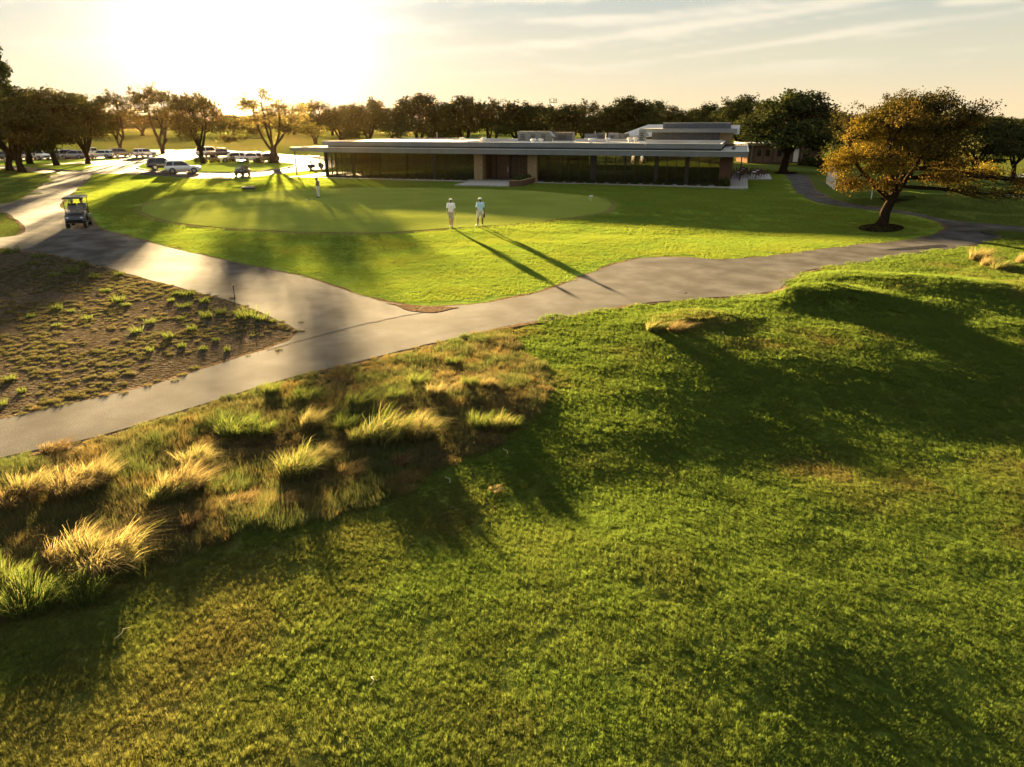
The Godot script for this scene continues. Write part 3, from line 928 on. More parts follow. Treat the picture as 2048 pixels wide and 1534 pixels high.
func make_hills() -> void:
	var v := MB.new()
	var pts := []
	for i in 41:
		var t := i / 40.0
		var x := lerpf(-1250.0, 300.0, t)
		var y := 5.0 + 17.0 * exp(-pow((x + 640.0) / 170.0, 2.0)) + 15.0 * exp(-pow((x + 330.0) / 80.0, 2.0)) + 4.0 * n_big.get_noise_1d(x * 0.1)
		pts.append([x, maxf(y, 0.5)])
	for i in 40:
		var rows := [[-930.0, 0.0], [-1000.0, 0.55], [-1080.0, 1.0], [-1250.0, 0.4], [-1400.0, -0.1]]
		for j in 4:
			var q := []
			for e in [[i, j], [i + 1, j], [i + 1, j + 1], [i, j + 1]]:
				q.append(Vector3(pts[e[0]][0], pts[e[0]][1] * rows[e[1]][1] + 1.5, rows[e[1]][0]))
			v.tri(q[0], q[3], q[2])
			v.tri(q[0], q[2], q[1])
	struct("hills", v, M.hill)


# ---------------------------------------------------------------- grass
func turf_patch(sd: int, radius: float, tufts: int, blades: int, h: float, w: float, tuft_r: float, dry: float, mounds := 0) -> ArrayMesh:
	var r := RandomNumberGenerator.new()
	r.seed = sd
	var b := MB.new()
	for t in tufts:
		var a := r.randf() * TAU
		var d := radius * sqrt(r.randf())
		var at := Vector3(cos(a) * d, 0, sin(a) * d)
		var clump := 0.5 + 0.9 * pow(r.randf(), 1.6)
		var tone := Color(1.0, 1.0, 1.0) * r.randf_range(0.72, 1.25)
		if r.randf() < dry: tone = Color(1.55, 1.05, 1.1) * r.randf_range(0.8, 1.2)
		for k in blades:
			var yaw := r.randf() * TAU
			var out := Vector3(cos(yaw), 0, sin(yaw))
			var root := at + out * tuft_r * r.randf()
			var tip := root + out * h * r.randf_range(0.1, 0.8) + Vector3(h * 0.15, h * clump * r.randf_range(0.6, 1.15), 0)
			var side := Vector3(-out.z, 0, out.x).rotated(Vector3.UP, r.randf_range(-0.8, 0.8)) * w * 0.5
			b.col = tone * r.randf_range(0.85, 1.15)
			var nn := (tip - root).cross(side).normalized()
			if nn.y < 0: nn = -nn
			b.tri3(root - side - Vector3(0, 0.01, 0), root + side - Vector3(0, 0.01, 0), tip, nn, nn, nn)
	for t in mounds:
		var a := r.randf() * TAU
		var d := radius * sqrt(r.randf())
		var at := Vector3(cos(a) * d, 0, sin(a) * d)
		var big := r.randf_range(0.6, 1.3)
		var tone := Color(1.05, 1.0, 1.0) * r.randf_range(0.75, 1.2)
		for k in 26:
			var yaw := r.randf() * TAU
			var out := Vector3(cos(yaw), 0, sin(yaw))
			var f := sqrt(r.randf())
			var root := at + out * 0.032 * big * f
			var tip := root + out * 0.014 + Vector3(0.008, 0.046 * big * (1.15 - 0.75 * f * f), 0)
			var side := Vector3(-out.z, 0, out.x) * w * 0.5
			b.col = tone * r.randf_range(0.85, 1.15)
			var nn := (tip - root).cross(side).normalized()
			if nn.y < 0: nn = -nn
			b.tri3(root - side, root + side, tip, nn, nn, nn)
	return b.mesh(true)

func scatter(called: String, label: String, meshes: Array, spots: Array, m: Material, category: String) -> void:
	# spots: [position, scale, colour]
	for k in meshes.size():
		var mine := []
		for i in range(k, spots.size(), meshes.size()): mine.append(spots[i])
		var mm := MultiMesh.new()
		mm.transform_format = MultiMesh.TRANSFORM_3D
		mm.use_colors = true
		mm.mesh = meshes[k]
		mm.instance_count = mine.size()
		for i in mine.size():
			var p: Vector3 = mine[i][0]
			var up := Vector3(height(p.x - 0.2, p.z) - height(p.x + 0.2, p.z), 0.4, height(p.x, p.z - 0.2) - height(p.x, p.z + 0.2)).normalized()
			var bs := Basis(Quaternion(Vector3.UP, up)) * Basis(Vector3.UP, rng.randf() * TAU)
			mm.set_instance_transform(i, Transform3D(bs.scaled(Vector3.ONE * mine[i][1]), p))
			mm.set_instance_color(i, mine[i][2])
		var o := MultiMeshInstance3D.new()
		o.name = numbered(called)
		o.multimesh = mm
		o.material_override = m
		add_child(o)
		tag(o, label, category)
		o.set_meta("kind", "stuff")

func make_turf() -> void:
	var near := []
	var z := -4.2
	while z > -46.0:
		var cell := 0.40 if z > -14.0 else (0.55 if z > -24.0 else 0.8)
		var reach := -z * 0.82 + 3.5
		var x := -reach
		while x < reach:
			var px := x + rng.randf_range(-0.3, 0.3) * cell
			var pz := z + rng.randf_range(-0.3, 0.3) * cell
			var s := pz - edge_z(px)
			if s > 0.25 + 0.12 * rng.randf() and not (px < 3.5 and inside(px, pz, "native")):
				var c := ground_color(px, pz) * rng.randf_range(0.9, 1.12)
				near.append([Vector3(px, height(px, pz), pz), cell / 0.40 * rng.randf_range(0.85, 1.15) * 1.08, Color(c.r, c.g, c.b)])
			x += cell
		z -= cell
	var kinds_near := []
	for k in 6: kinds_near.append(turf_patch(400 + k, 0.34, 250, 13, 0.032, 0.0048, 0.028, 0.10, [16, 36, 60, 24, 44, 8][k]))
	scatter("fairway_grass", "short green and straw coloured grass covering the fairway", kinds_near, near, M.turf, "grass")
	# the lawn in front of the clubhouse
	var lawn := []
	var inner := Geometry2D.offset_polygon(regions.lawn, -0.55)[0]
	var inner2 := Geometry2D.offset_polygon(regions.lawn, -0.95)[0]
	z = -24.0
	while z > -112.0:
		var cell := 0.9 if z > -45.0 else 1.5
		var x := -60.0
		while x < 48.0:
			var px := x + rng.randf_range(-0.3, 0.3) * cell
			var pz := z + rng.randf_range(-0.3, 0.3) * cell
			if Geometry2D.is_point_in_polygon(Vector2(px, pz), inner if cell < 1.0 else inner2) and not inside(px, pz, "fringe"):
				var k := n_mid.get_noise_2d(px * 0.4, pz * 0.4) * 0.18 + 1.0
				lawn.append([Vector3(px, height(px, pz) + 0.0, pz), cell / 0.9 * 1.05, Color(0.180 * k, 0.235, 0.040)])
			x += cell
		z -= cell
	var kinds_lawn := []
	for k in 3: kinds_lawn.append(turf_patch(420 + k, 0.75, 520, 6, 0.034, 0.012, 0.04, 0.04))
	scatter("lawn_grass", "mown bright green grass of the clubhouse lawn", kinds_lawn, lawn, M.turf, "grass")
	# rough grass left of the road and beyond the path on the right
	var rough := []
	for i in 2600:
		var px := rng.randf_range(-75, 60)
		var pz := rng.randf_range(-108, -38)
		if inside(px, pz, "rough") or (px > 14.0 and not inside(px, pz, "lawn") and not inside(px, pz, "path") and pz - edge_z(px) < -0.3 and px > -pz * 0.42 + 3.0 and px < -pz * 0.8 + 4.0 and pz > -90.0):
			rough.append([Vector3(px, height(px, pz), pz), rng.randf_range(1.2, 2.2), ground_color(px, pz)])
	scatter("rough_grass", "rough unmown grass away from the lawn", kinds_lawn, rough, M.turf, "grass")
	# undergrowth of the native strip
	var wild := []
	z = -6.0
	while z > -26.0:
		var x := -18.0
		while x < 3.5:
			var px := x + rng.randf_range(-0.16, 0.16)
			var pz := z + rng.randf_range(-0.16, 0.16)
			if inside(px, pz, "native"):
				var a := n_mid.get_noise_2d(px * 0.8, pz * 0.8 + 30.0)
				var e := pz - edge_z(px)
				var c := Color(0.125, 0.100, 0.050).lerp(Color(0.085, 0.108, 0.034), clampf(0.45 + a * 1.1, 0, 1))
				if rng.randf() < 0.18: c = Color(0.17, 0.125, 0.05)
				c = c * rng.randf_range(0.8, 1.2)
				var low := smoothstep(0.0, 1.4, e)
				wild.append([Vector3(px, height(px, pz), pz), lerpf(0.45, 1.0, low) * rng.randf_range(0.55, 1.35) * (1.0 + 0.5 * a), Color(c.r, c.g, c.b)])
			x += 0.26
		z -= 0.26
	var kinds_wild := []
	for k in 4: kinds_wild.append(turf_patch(440 + k, 0.26, 44, 15, 0.13, 0.007, 0.05, 0.25))
	scatter("wild_undergrowth", "brown and olive undergrowth along the near side of the path", kinds_wild, wild, M.blade, "undergrowth")
	# thin growth on the dirt bank
	var thin := []
	for i in 15000:
		var px := rng.randf_range(-24, -4)
		var pz := rng.randf_range(-42, -14)
		if not inside(px, pz, "dirt"): continue
		var a := n_big.get_noise_2d(px * 1.6 + 12.0, pz * 1.6) + 0.35 * n_mid.get_noise_2d(px, pz)
		var upper := smoothstep(-22.0, -34.0, pz) * 0.45
		if a + upper < -0.25 + rng.randf() * 0.5: continue
		var c := Color(0.088, 0.090, 0.038).lerp(Color(0.115, 0.095, 0.052), rng.randf()) * rng.randf_range(0.8, 1.2)
		thin.append([Vector3(px, height(px, pz), pz), rng.randf_range(0.2, 0.55) * rng.randf_range(0.5, 1.0), Color(c.r, c.g, c.b)])
	for p in ragged(regions.dirt, 0.3):
		for k in 3:
			if rng.randf() < 0.6: continue
			var px := p.x + rng.randf_range(-0.35, 0.25)
			var pz := p.y + rng.randf_range(-0.3, 0.3)
			var c := Color(0.11, 0.115, 0.036).lerp(Color(0.15, 0.11, 0.06), rng.randf())
			thin.append([Vector3(px, height(px, pz), pz), rng.randf_range(0.25, 0.6), c])
	scatter("bank_weeds", "thin dry weeds spread over the bare dirt bank", kinds_wild, thin, M.blade, "weeds")

func clump_mesh(sd: int, blades: int, h: float, w: float, wind: float, tones: Array, blade_w := 0.0065) -> ArrayMesh:
	var r := RandomNumberGenerator.new()
	r.seed = sd
	var b := MB.new()
	for i in blades:
		var a := r.randf() * TAU
		var d := w * 0.26 * sqrt(r.randf())
		var root := Vector3(cos(a) * d, -0.03, sin(a) * d)
		var out := Vector3(cos(a), 0, sin(a)) * r.randf_range(0.15, 0.75) * (0.35 + d / (w * 0.26) * 0.65) + Vector3(r.randfn(), 0, r.randfn()) * 0.12
		var l := h * r.randf_range(0.45, 1.12) * (1.0 + 0.25 * sin(a * 3.0 + sd))
		var pts := []
		for k in 5:
			var t := k / 4.0
			var droop := t * t
			pts.append(root + Vector3.UP * l * (t - 0.38 * droop * t) + out * l * 0.55 * pow(t, 1.3) + Vector3(wind, 0, wind * 0.25) * l * droop * r.randf_range(0.75, 1.15))
		var side := Vector3(r.randfn(), 0, r.randfn()).normalized() * blade_w * r.randf_range(0.6, 1.3)
		b.col = tones[r.randi() % tones.size()] * r.randf_range(0.75, 1.25)
		for k in 4:
			var w0 := 1.0 - k / 4.2
			var w1 := 1.0 - (k + 1) / 4.2
			var nn: Vector3 = (pts[k + 1] - pts[k]).cross(side).normalized()
			if nn.y < 0: nn = -nn
			b.quad_n(pts[k] - side * w0, pts[k] + side * w0, pts[k + 1] + side * w1, pts[k + 1] - side * w1, nn)
	return b.mesh(true)

func make_clumps() -> void:
	var straw := Color(0.255, 0.205, 0.10)
	var rust := Color(0.20, 0.150, 0.072)
	var lime := Color(0.15, 0.160, 0.048)
	var moss := Color(0.075, 0.105, 0.026)
	var shapes := {
		"o": [clump_mesh(501, 900, 1.0, 1.0, 0.26, [straw, rust, straw, lime]), clump_mesh(502, 800, 1.0, 1.1, 0.36, [straw, rust, rust])],
		"y": [clump_mesh(503, 900, 1.0, 1.0, 0.28, [lime, lime, straw, moss]), clump_mesh(504, 850, 1.0, 1.1, 0.38, [lime, straw, straw])],
		"g": [clump_mesh(505, 700, 1.0, 1.1, 0.14, [moss, lime, moss]), clump_mesh(506, 700, 1.0, 1.0, 0.18, [moss, lime])],
		"b": [clump_mesh(507, 420, 1.0, 1.1, 0.3, [Color(0.14, 0.09, 0.05), rust, Color(0.10, 0.07, 0.04)])],
	}
	var words := {"o": "straw orange grass clump bent over by the wind", "y": "yellow green grass clump bent over by the wind", "g": "bushy green grass clump", "b": "dry brown grass clump"}
	# [kind, px, base row, width in px, height in m, place]
	var places := {"s": " in the wild strip beside the path", "r": " on the mound below the path bend", "p": " at the fairway edge"}
	var i := 0
	for e in [["o", 205, 1135, 230, 0.9, "s"], ["o", 150, 1120, 150, 0.75, "s"], ["g", 60, 1215, 170, 0.75, "s"], ["g", 10, 1180, 130, 0.7, "s"], ["g", 170, 1200, 120, 0.6, "s"], ["o", 150, 985, 150, 0.85, "s"], ["o", 195, 965, 120, 0.7, "s"], ["o", 365, 985, 150, 0.8, "s"], ["y", 330, 1000, 110, 0.55, "s"],
		["y", 392, 930, 120, 0.65, "s"], ["y", 595, 955, 150, 0.95, "s"], ["y", 640, 925, 90, 0.6, "s"], ["y", 770, 885, 170, 1.05, "s"], ["y", 835, 875, 130, 0.9, "s"], ["y", 720, 890, 90, 0.7, "s"], ["y", 622, 858, 80, 0.75, "s"], ["g", 470, 868, 130, 0.6, "s"], ["g", 520, 870, 110, 0.55, "s"], ["g", 690, 860, 80, 0.55, "s"],
		["g", 960, 858, 90, 0.6, "s"], ["y", 1000, 862, 80, 0.65, "s"], ["g", 1030, 858, 50, 0.4, "s"], ["o", 872, 792, 75, 0.5, "s"], ["g", 838, 772, 80, 0.55, "s"], ["g", 935, 772, 60, 0.4, "s"], ["o", 975, 775, 55, 0.4, "s"], ["g", 905, 730, 60, 0.4, "s"], ["g", 545, 790, 60, 0.5, "s"], ["g", 610, 800, 100, 0.45, "s"], ["g", 720, 812, 100, 0.5, "s"], ["g", 790, 800, 70, 0.45, "s"],
		["b", 380, 1055, 60, 0.4, "s"], ["b", 480, 1010, 90, 0.35, "s"], ["b", 700, 950, 90, 0.4, "s"], ["b", 560, 1015, 80, 0.35, "s"], ["b", 110, 900, 90, 0.3, "s"], ["b", 800, 930, 80, 0.4, "s"], ["b", 30, 1010, 120, 0.55, "s"], ["o", 60, 985, 110, 0.6, "s"], ["b", 270, 1080, 70, 0.4, "s"], ["y", 1310, 662, 85, 0.6, "p"], ["o", 1350, 662, 75, 0.5, "p"],
		["o", 1955, 522, 62, 1.0, "r"], ["o", 1975, 533, 50, 0.75, "r"], ["y", 2000, 540, 62, 0.75, "r"], ["o", 2046, 528, 48, 0.85, "r"]]:
		var p := gp(e[1], e[2])
		var list: Array = shapes[e[0]]
		var o := obj("grass_clump", list[i % list.size()], M.blade)
		o.position = p
		o.rotation.y = rng.randf_range(-0.5, 0.5)
		var wide: float = e[3] * Vector3(p.x, p.y - CAM_H, p.z).length() / FOCAL
		o.scale = Vector3(wide * 0.74, e[4] * 0.95, wide * 0.70)
		tag(o, words[e[0]] + places[e[5]], "grass clump", words[e[0]] + places[e[5]])
		i += 1
	# small tufts on the dirt bank, read off a crop of 2.926 times
	var tuft := [clump_mesh(511, 150, 1.0, 1.3, 0.15, [moss, moss, lime], 0.016), clump_mesh(512, 130, 1.0, 1.4, 0.1, [moss, lime], 0.016)]
	for e in [[335, 405, 90, 0.3], [510, 462, 100, 0.2], [330, 505, 80, 0.18], [700, 205, 80, 0.3], [550, 225, 80, 0.4], [1090, 320, 140, 0.3], [1030, 320, 60, 0.25], [1080, 392, 110, 0.28], [1200, 365, 100, 0.35], [1065, 462, 70, 0.2], [1210, 455, 110, 0.4], [800, 540, 100, 0.32], [985, 575, 90, 0.34], [1130, 527, 80, 0.3], [1065, 628, 80, 0.24], [880, 652, 70, 0.22], [1190, 642, 90, 0.2],
		[1330, 650, 60, 0.24], [1265, 590, 70, 0.2], [880, 485, 90, 0.28], [60, 75, 130, 0.5], [430, 195, 110, 0.6], [500, 150, 70, 0.35], [230, 100, 100, 0.35], [200, 140, 80, 0.25], [1440, 455, 170, 0.65], [1530, 468, 150, 0.4], [1290, 430, 90, 0.35], [60, 822, 80, 0.25], [690, 360, 100, 0.4], [180, 452, 70, 0.22], [20, 968, 60, 0.3], [130, 890, 70, 0.2], [1000, 360, 70, 0.25], [740, 385, 80, 0.2], [420, 420, 60, 0.2], [1600, 480, 80, 0.2], [330, 210, 90, 0.25], [620, 300, 90, 0.2]]:
		var p := gp(e[0] / 2.926, 480 + e[1] / 2.926)
		var o := obj("grass_tuft", tuft[i % 2], M.blade)
		o.position = p
		o.rotation.y = rng.randf() * TAU
		var wide: float = e[2] / 2.926 * p.length() / FOCAL
		o.scale = Vector3(wide * 0.8, e[3], wide * 0.7)
		tag(o, "small green grass tuft growing on the bare dirt bank", "grass tuft", "grass tufts on the dirt bank")
		i += 1
	# straws and a wisp of dry grass lying on the fairway
	var pale := mat(0.55, 0.47, 0.33, 0.8)
	for e in [[1445, 668, 1.2, 0.4], [1360, 583, 0.3, 0.35], [895, 962, 2.0, 0.3], [1010, 905, 1.9, 0.3], [245, 1270, 1.3, 0.25], [745, 1365, 1.5, 0.14]]:
		var b := MB.new()
		b.tube([Vector3(-e[3] / 2, 0.035, 0), Vector3(-e[3] / 6, 0.06, 0.03), Vector3(e[3] / 5, 0.055, -0.02), Vector3(e[3] / 2, 0.03, 0.02)], [0.004, 0.0045, 0.004, 0.002], 4)
		var o := obj("straw", b, pale)
		o.position = gp(e[0], e[1])
		o.rotation.y = e[2]
		tag(o, "single pale straw lying on the short grass", "straw", "straws lying on the grass")
	var wisp := clump_mesh(520, 70, 0.16, 0.5, 0.8, [Color(0.5, 0.38, 0.2), Color(0.36, 0.24, 0.12)], 0.008)
	var o := obj("dry_grass_wisp", wisp, M.blade)
	o.position = gp(987, 980)
	tag(o, "small wisp of dry tan grass lying alone on the fairway", "dry grass")


# ---------------------------------------------------------------- the clubhouse
const HOUSE := Vector3(-24.26, 0, -96.5)
const HOUSE_TURN := -0.2983
var house: Node3D

func local_house(p: Vector3) -> Vector3:
	return Vector3(p.x - HOUSE.x, p.y, p.z - HOUSE.z).rotated(Vector3.UP, -HOUSE_TURN)

func roof_px(px: float, py: float, y: float) -> Vector3:   # a point of a level roof, in the clubhouse's own axes
	var d := ray(px, py)
	var k := (CAM_H - y) / -d.y
	return local_house(Vector3(d.x * k, y, d.z * k))

func part(called: String, m: Material, x0: float, x1: float, y0: float, y1: float, z0: float, z1: float, parent: Node3D = null) -> MeshInstance3D:
	var b := MB.new()
	b.span(x0, x1, y0, y1, z0, z1)
	return obj(called, b, m, parent if parent else house)

func glazing(x0: float, x1: float, panes: int, along_x := true, at := 0.0) -> void:
	var w := (x1 - x0) / panes
	for i in panes:
		var a := x0 + i * w
		var b := MB.new()
		var f := MB.new()
		if along_x:
			b.span(a + 0.04, a + w - 0.04, 0.26, 3.10, at - 0.012, at + 0.012)
			f.span(a - 0.035, a + 0.035, 0.12, 3.20, at - 0.07, at + 0.07)
		else:
			b.span(at - 0.012, at + 0.012, 0.26, 3.10, a + 0.04, a + w - 0.04)
			f.span(at - 0.07, at + 0.07, 0.12, 3.20, a - 0.035, a + 0.035)
		obj("window_pane", b, M.glass, house)
		obj("mullion", f, M.frame, house)
	for y in [[0.12, 0.26], [3.10, 3.20]]:
		var rails := MB.new()
		if along_x: rails.span(x0, x1, y[0], y[1], at - 0.05, at + 0.05)
		else: rails.span(at - 0.05, at + 0.05, y[0], y[1], x0, x1)
		obj("window_rail", rails, M.frame, house)

func shrub_mesh(sd: int, tint: Color) -> ArrayMesh:
	var r := RandomNumberGenerator.new()
	r.seed = sd
	var b := MB.new()
	for i in 420:
		var d := Vector3(r.randfn(), absf(r.randfn()) * 0.8, r.randfn()).normalized() * pow(r.randf(), 0.4)
		leaf_at(b, Vector3(d.x * 0.5, d.y * 0.85 + 0.05, d.z * 0.5), 0.13, r, tint * r.randf_range(0.7, 1.3))
	return b.mesh(true)

func make_house() -> void:
	house = thing("clubhouse", "long low clubhouse with glass front and grey flat roofs", "building", HOUSE, HOUSE_TURN)
	part("floor_slab", M.concrete, -0.1, 50.6, -0.5, 0.12, -24.0, 0.15)
	part("carpet", M.carpet, 0.2, 49.4, 0.12, 0.125, -23.7, -0.2)
	# glass front, with the entrance set back between two stone piers
	glazing(0.3, 15.15, 12)
	glazing(15.6, 20.7, 4)
	glazing(28.65, 34.9, 5)
	glazing(35.6, 42.3, 6)
	glazing(42.7, 45.7, 3)
	glazing(46.1, 49.4, 3)
	glazing(-8.0, -0.2, 6, false, 0.06)
	for c in [[0.0, 0.3], [15.15, 15.6], [34.9, 35.6], [42.3, 42.7], [45.7, 46.1]]:
		part("column", M.frame, c[0], c[1], 0.12, 3.2, -0.22, 0.18)
	for c in [3.9, 7.7, 11.5, 31.7, 38.9]:
		part("column", M.frame, c - 0.14, c + 0.14, 0.12, 3.2, -0.5, -0.16)
	part("stone_pier", M.stone, 20.7, 21.8, -0.1, 3.2, -0.7, 0.5)
	part("stone_pier", M.stone, 27.45, 28.6, -0.1, 3.2, -0.7, 0.5)
	part("stone_wall", M.stone_dark, 25.2, 27.45, 0.0, 3.2, -3.3, -3.0)
	part("stone_wall", M.stone_dark, 27.35, 27.45, 0.0, 3.2, -3.0, -0.7)
	var d := part("door", M.wood, 22.5, 24.1, 0.1, 3.0, -3.12, -3.0)
	part("door_handle", M.steel, 23.9, 23.96, 0.9, 1.5, -2.99, -2.93, d)
	part("door_frame", M.frame, 22.35, 22.5, 0.1, 3.2, -3.2, -2.96)
	part("door_frame", M.frame, 24.1, 24.25, 0.1, 3.2, -3.2, -2.96)
	part("entrance_panel", M.frame, 24.25, 25.2, 0.1, 3.2, -3.25, -3.1)
	part("entrance_panel", M.wood, 21.8, 22.35, 0.0, 3.2, -3.2, -3.05)
	part("entrance_panel", M.wood, 21.76, 21.8, 0.0, 3.2, -3.0, -0.7)
	part("entrance_lintel", M.soffit, 22.5, 24.1, 3.0, 3.2, -3.2, -3.02)
	part("brick_pier", M.brick, 49.4, 50.6, -0.1, 3.2, -2.2, 0.2)
	# the room behind the glass
	part("interior_wall", M.inner, 3.0, 21.7, 0.126, 3.19, -10.1, -9.9)
	part("interior_wall", M.inner, 21.6, 21.75, 0.126, 3.19, -9.9, -3.3)
	part("interior_wall", M.inner, 27.5, 27.65, 0.126, 3.19, -16.0, -3.3)
	part("interior_wall", M.inner, 38.4, 49.3, 0.126, 3.19, -11.1, -10.9)
	part("interior_wall", M.inner, 38.4, 38.6, 0.126, 3.19, -22.0, -11.1)
	part("back_wall", M.brick, 0.0, 30.0, -0.3, 3.9, -24.1, -23.9)
	part("back_wall", M.brick, 37.5, 50.6, -0.3, 3.9, -24.1, -23.9)
	part("back_wall", M.brick, 30.0, 37.5, -0.3, 0.9, -24.1, -23.9)
	part("back_wall", M.brick, 30.0, 37.5, 3.0, 3.9, -24.1, -23.9)
	for k in 4:
		part("rear_window", M.clear, 30.05 + k * 1.87, 31.80 + k * 1.87, 0.95, 2.95, -24.02, -23.98)
	part("side_wall", M.brick, -0.1, 0.15, -0.3, 3.2, -23.9, -8.0)
	part("side_wall", M.brick, 50.35, 50.6, -0.3, 3.2, -23.9, -2.2)
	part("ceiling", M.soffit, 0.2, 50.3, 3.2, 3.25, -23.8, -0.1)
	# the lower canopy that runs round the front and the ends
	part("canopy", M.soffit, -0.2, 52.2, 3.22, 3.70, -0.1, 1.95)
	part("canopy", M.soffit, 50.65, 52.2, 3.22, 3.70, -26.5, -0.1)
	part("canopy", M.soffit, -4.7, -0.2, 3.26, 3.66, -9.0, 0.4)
	part("canopy_top", M.roof, -0.25, 52.2, 3.70, 3.72, 0.9, 1.95)
	part("canopy_top", M.roof, 49.4, 52.2, 3.70, 3.72, -26.5, 0.9)
	part("canopy_top", M.roof, -4.7, -0.25, 3.66, 3.69, -9.0, 0.4)
	var n := 17
	for i in n:
		var a := -0.28 + i * 52.56 / n
		part("fascia_panel", M.fascia, a + 0.008, a + 52.56 / n - 0.008, 3.18, 3.74, 1.96, 2.02)
	for i in 9:
		part("fascia_panel", M.fascia, 52.21, 52.27, 3.18, 3.74, -26.5 + i * 3.16 + 0.01, -26.5 + (i + 1) * 3.16 - 0.01)
	for i in 3:
		part("fascia_panel", M.fascia, -4.76, -4.71, 3.22, 3.70, -9.0 + i * 3.13 + 0.01, -9.0 + (i + 1) * 3.13 - 0.01)
	for i in 2:
		part("fascia_panel", M.fascia, -4.76 + i * 2.24, -4.76 + (i + 1) * 2.24 - 0.015, 3.22, 3.70, 0.41, 0.47)
	part("flashing", M.flashing, -0.3, 52.3, 3.745, 3.79, 1.90, 2.05)
	part("flashing", M.flashing, 52.15, 52.31, 3.745, 3.79, -26.5, 1.89)
	part("canopy_post", M.frame, -4.5, -4.38, 0.0, 3.26, -0.1, 0.02)
	for z in [-8.0, -14.0, -20.0]:
		part("canopy_post", M.frame, 51.6, 51.72, 0.0, 3.22, z, z + 0.12)
	# the upper roof
	part("upper_wall", M.slate, 0.9, 48.9, 3.26, 4.0, -23.85, 0.6)
	part("roof", M.roof, 0.75, 49.1, 4.0, 4.22, -23.9, 0.94)
	n = 12
	for i in n:
		var a := 0.4 + i * 49.0 / n
		part("fascia_panel", M.fascia, a + 0.006, a + 49.0 / n - 0.006, 3.96, 4.46, 0.96, 1.03)
	part("parapet", M.fascia, 0.40, 0.55, 3.98, 4.44, -23.9, 0.95)
	part("parapet", M.fascia, 49.25, 49.4, 3.98, 4.44, -23.9, 0.95)
	part("parapet", M.membrane, 0.55, 49.25, 4.22, 4.5, -24.05, -23.9)
	part("flashing", M.flashing, 0.36, 49.44, 4.465, 4.50, 0.80, 1.07)
	part("flashing", M.flashing, 0.36, 0.60, 4.445, 4.475, -23.9, 0.79)
	part("flashing", M.flashing, 49.2, 49.44, 4.445, 4.475, -23.9, 0.79)
	# a pale low ridge on the left half of the roof
	var ridge := MB.new()
	ridge.prism([Vector2(-23.5, 4.22), Vector2(-0.2, 4.22), Vector2(-12.0, 4.50)], 0.0, 16.5, 0.0, Transform3D(Basis(Vector3(0, 0, 1), Vector3(0, 1, 0), Vector3(-1, 0, 0)), Vector3(17.3, 0, 0)))
	obj("roof_ridge", ridge, M.membrane, house)
	# the raised block at the right end
	part("tower_wall", M.slate, 39.7, 48.6, 4.22, 5.5, -27.5, -18.0)
	part("tower_wall", M.stone, 48.6, 50.2, 4.0, 5.5, -27.4, -18.1)
	part("tower_roof", M.slate, 38.3, 50.7, 5.5, 5.93, -28.6, -16.8)
	part("tower_roof_top", M.membrane, 38.3, 50.7, 5.93, 5.96, -28.6, -16.8)
	for i in 4:
		part("fascia_panel", M.fascia, 38.25 + i * 3.125, 38.25 + (i + 1) * 3.125 - 0.012, 5.48, 5.97, -16.79, -16.72)
	part("tower_top", M.slate, 40.9, 49.8, 5.96, 6.66, -27.0, -20.0)
	part("tower_coping", M.flashing, 40.85, 49.85, 6.66, 6.70, -27.05, -19.95)
	part("stair_box", M.white, 49.81, 51.0, 5.2, 6.4, -26.6, -23.0)
	part("parapet", M.membrane, 40.0, 49.2, 4.22, 4.62, -10.2, -10.0)
	part("flashing", M.flashing, 39.95, 49.24, 4.62, 4.65, -10.25, -9.95)
	for k in 3:
		part("roof_drain", M.grille, 50.4, 50.8, 3.72, 3.86, -6.0 - k * 3.4, -5.4 - k * 3.4)
	make_roof_units()
	make_outside()

func unit(called: String, label: String, at: Vector3, w: float, h: float, d: float, m: Material, grilles: int, hood: bool, group: String) -> void:
	var world := HOUSE + at.rotated(Vector3.UP, HOUSE_TURN)
	world.y = at.y
	var t := thing(called, label, "roof unit", world, HOUSE_TURN, group)
	var c := MB.new()
	c.span(-w / 2 - 0.06, w / 2 + 0.06, 0.0, 0.16, -d / 2 - 0.06, d / 2 + 0.06)
	obj("curb", c, M.white, t)
	var b := MB.new()
	b.span(-w / 2, w / 2, 0.16, h, -d / 2, d / 2)
	obj("casing", b, m, t)
	var l := MB.new()
	l.span(-w / 2 - 0.03, w / 2 + 0.03, h, h + 0.05, -d / 2 - 0.03, d / 2 + 0.03)
	obj("lid", l, m, t)
	for i in grilles:
		var g := MB.new()
		var a := -w / 2 + w * (i + 0.25) / grilles
		for k in 4:
			g.span(a, a + w * 0.45 / grilles, 0.35 + (h - 0.6) * k / 4.0, 0.35 + (h - 0.6) * (k + 0.55) / 4.0, d / 2, d / 2 + 0.02)
		obj("grille", g, M.grille, t)
	if hood:
		var q := MB.new()
		q.prism([Vector2(0, h * 0.95), Vector2(0, h * 0.55), Vector2(0.5, h * 0.55)], -d * 0.4, d * 0.4, 0.0, Transform3D(Basis(), Vector3(w / 2, 0, 0)))
		obj("hood", q, M.unit_pale, t)

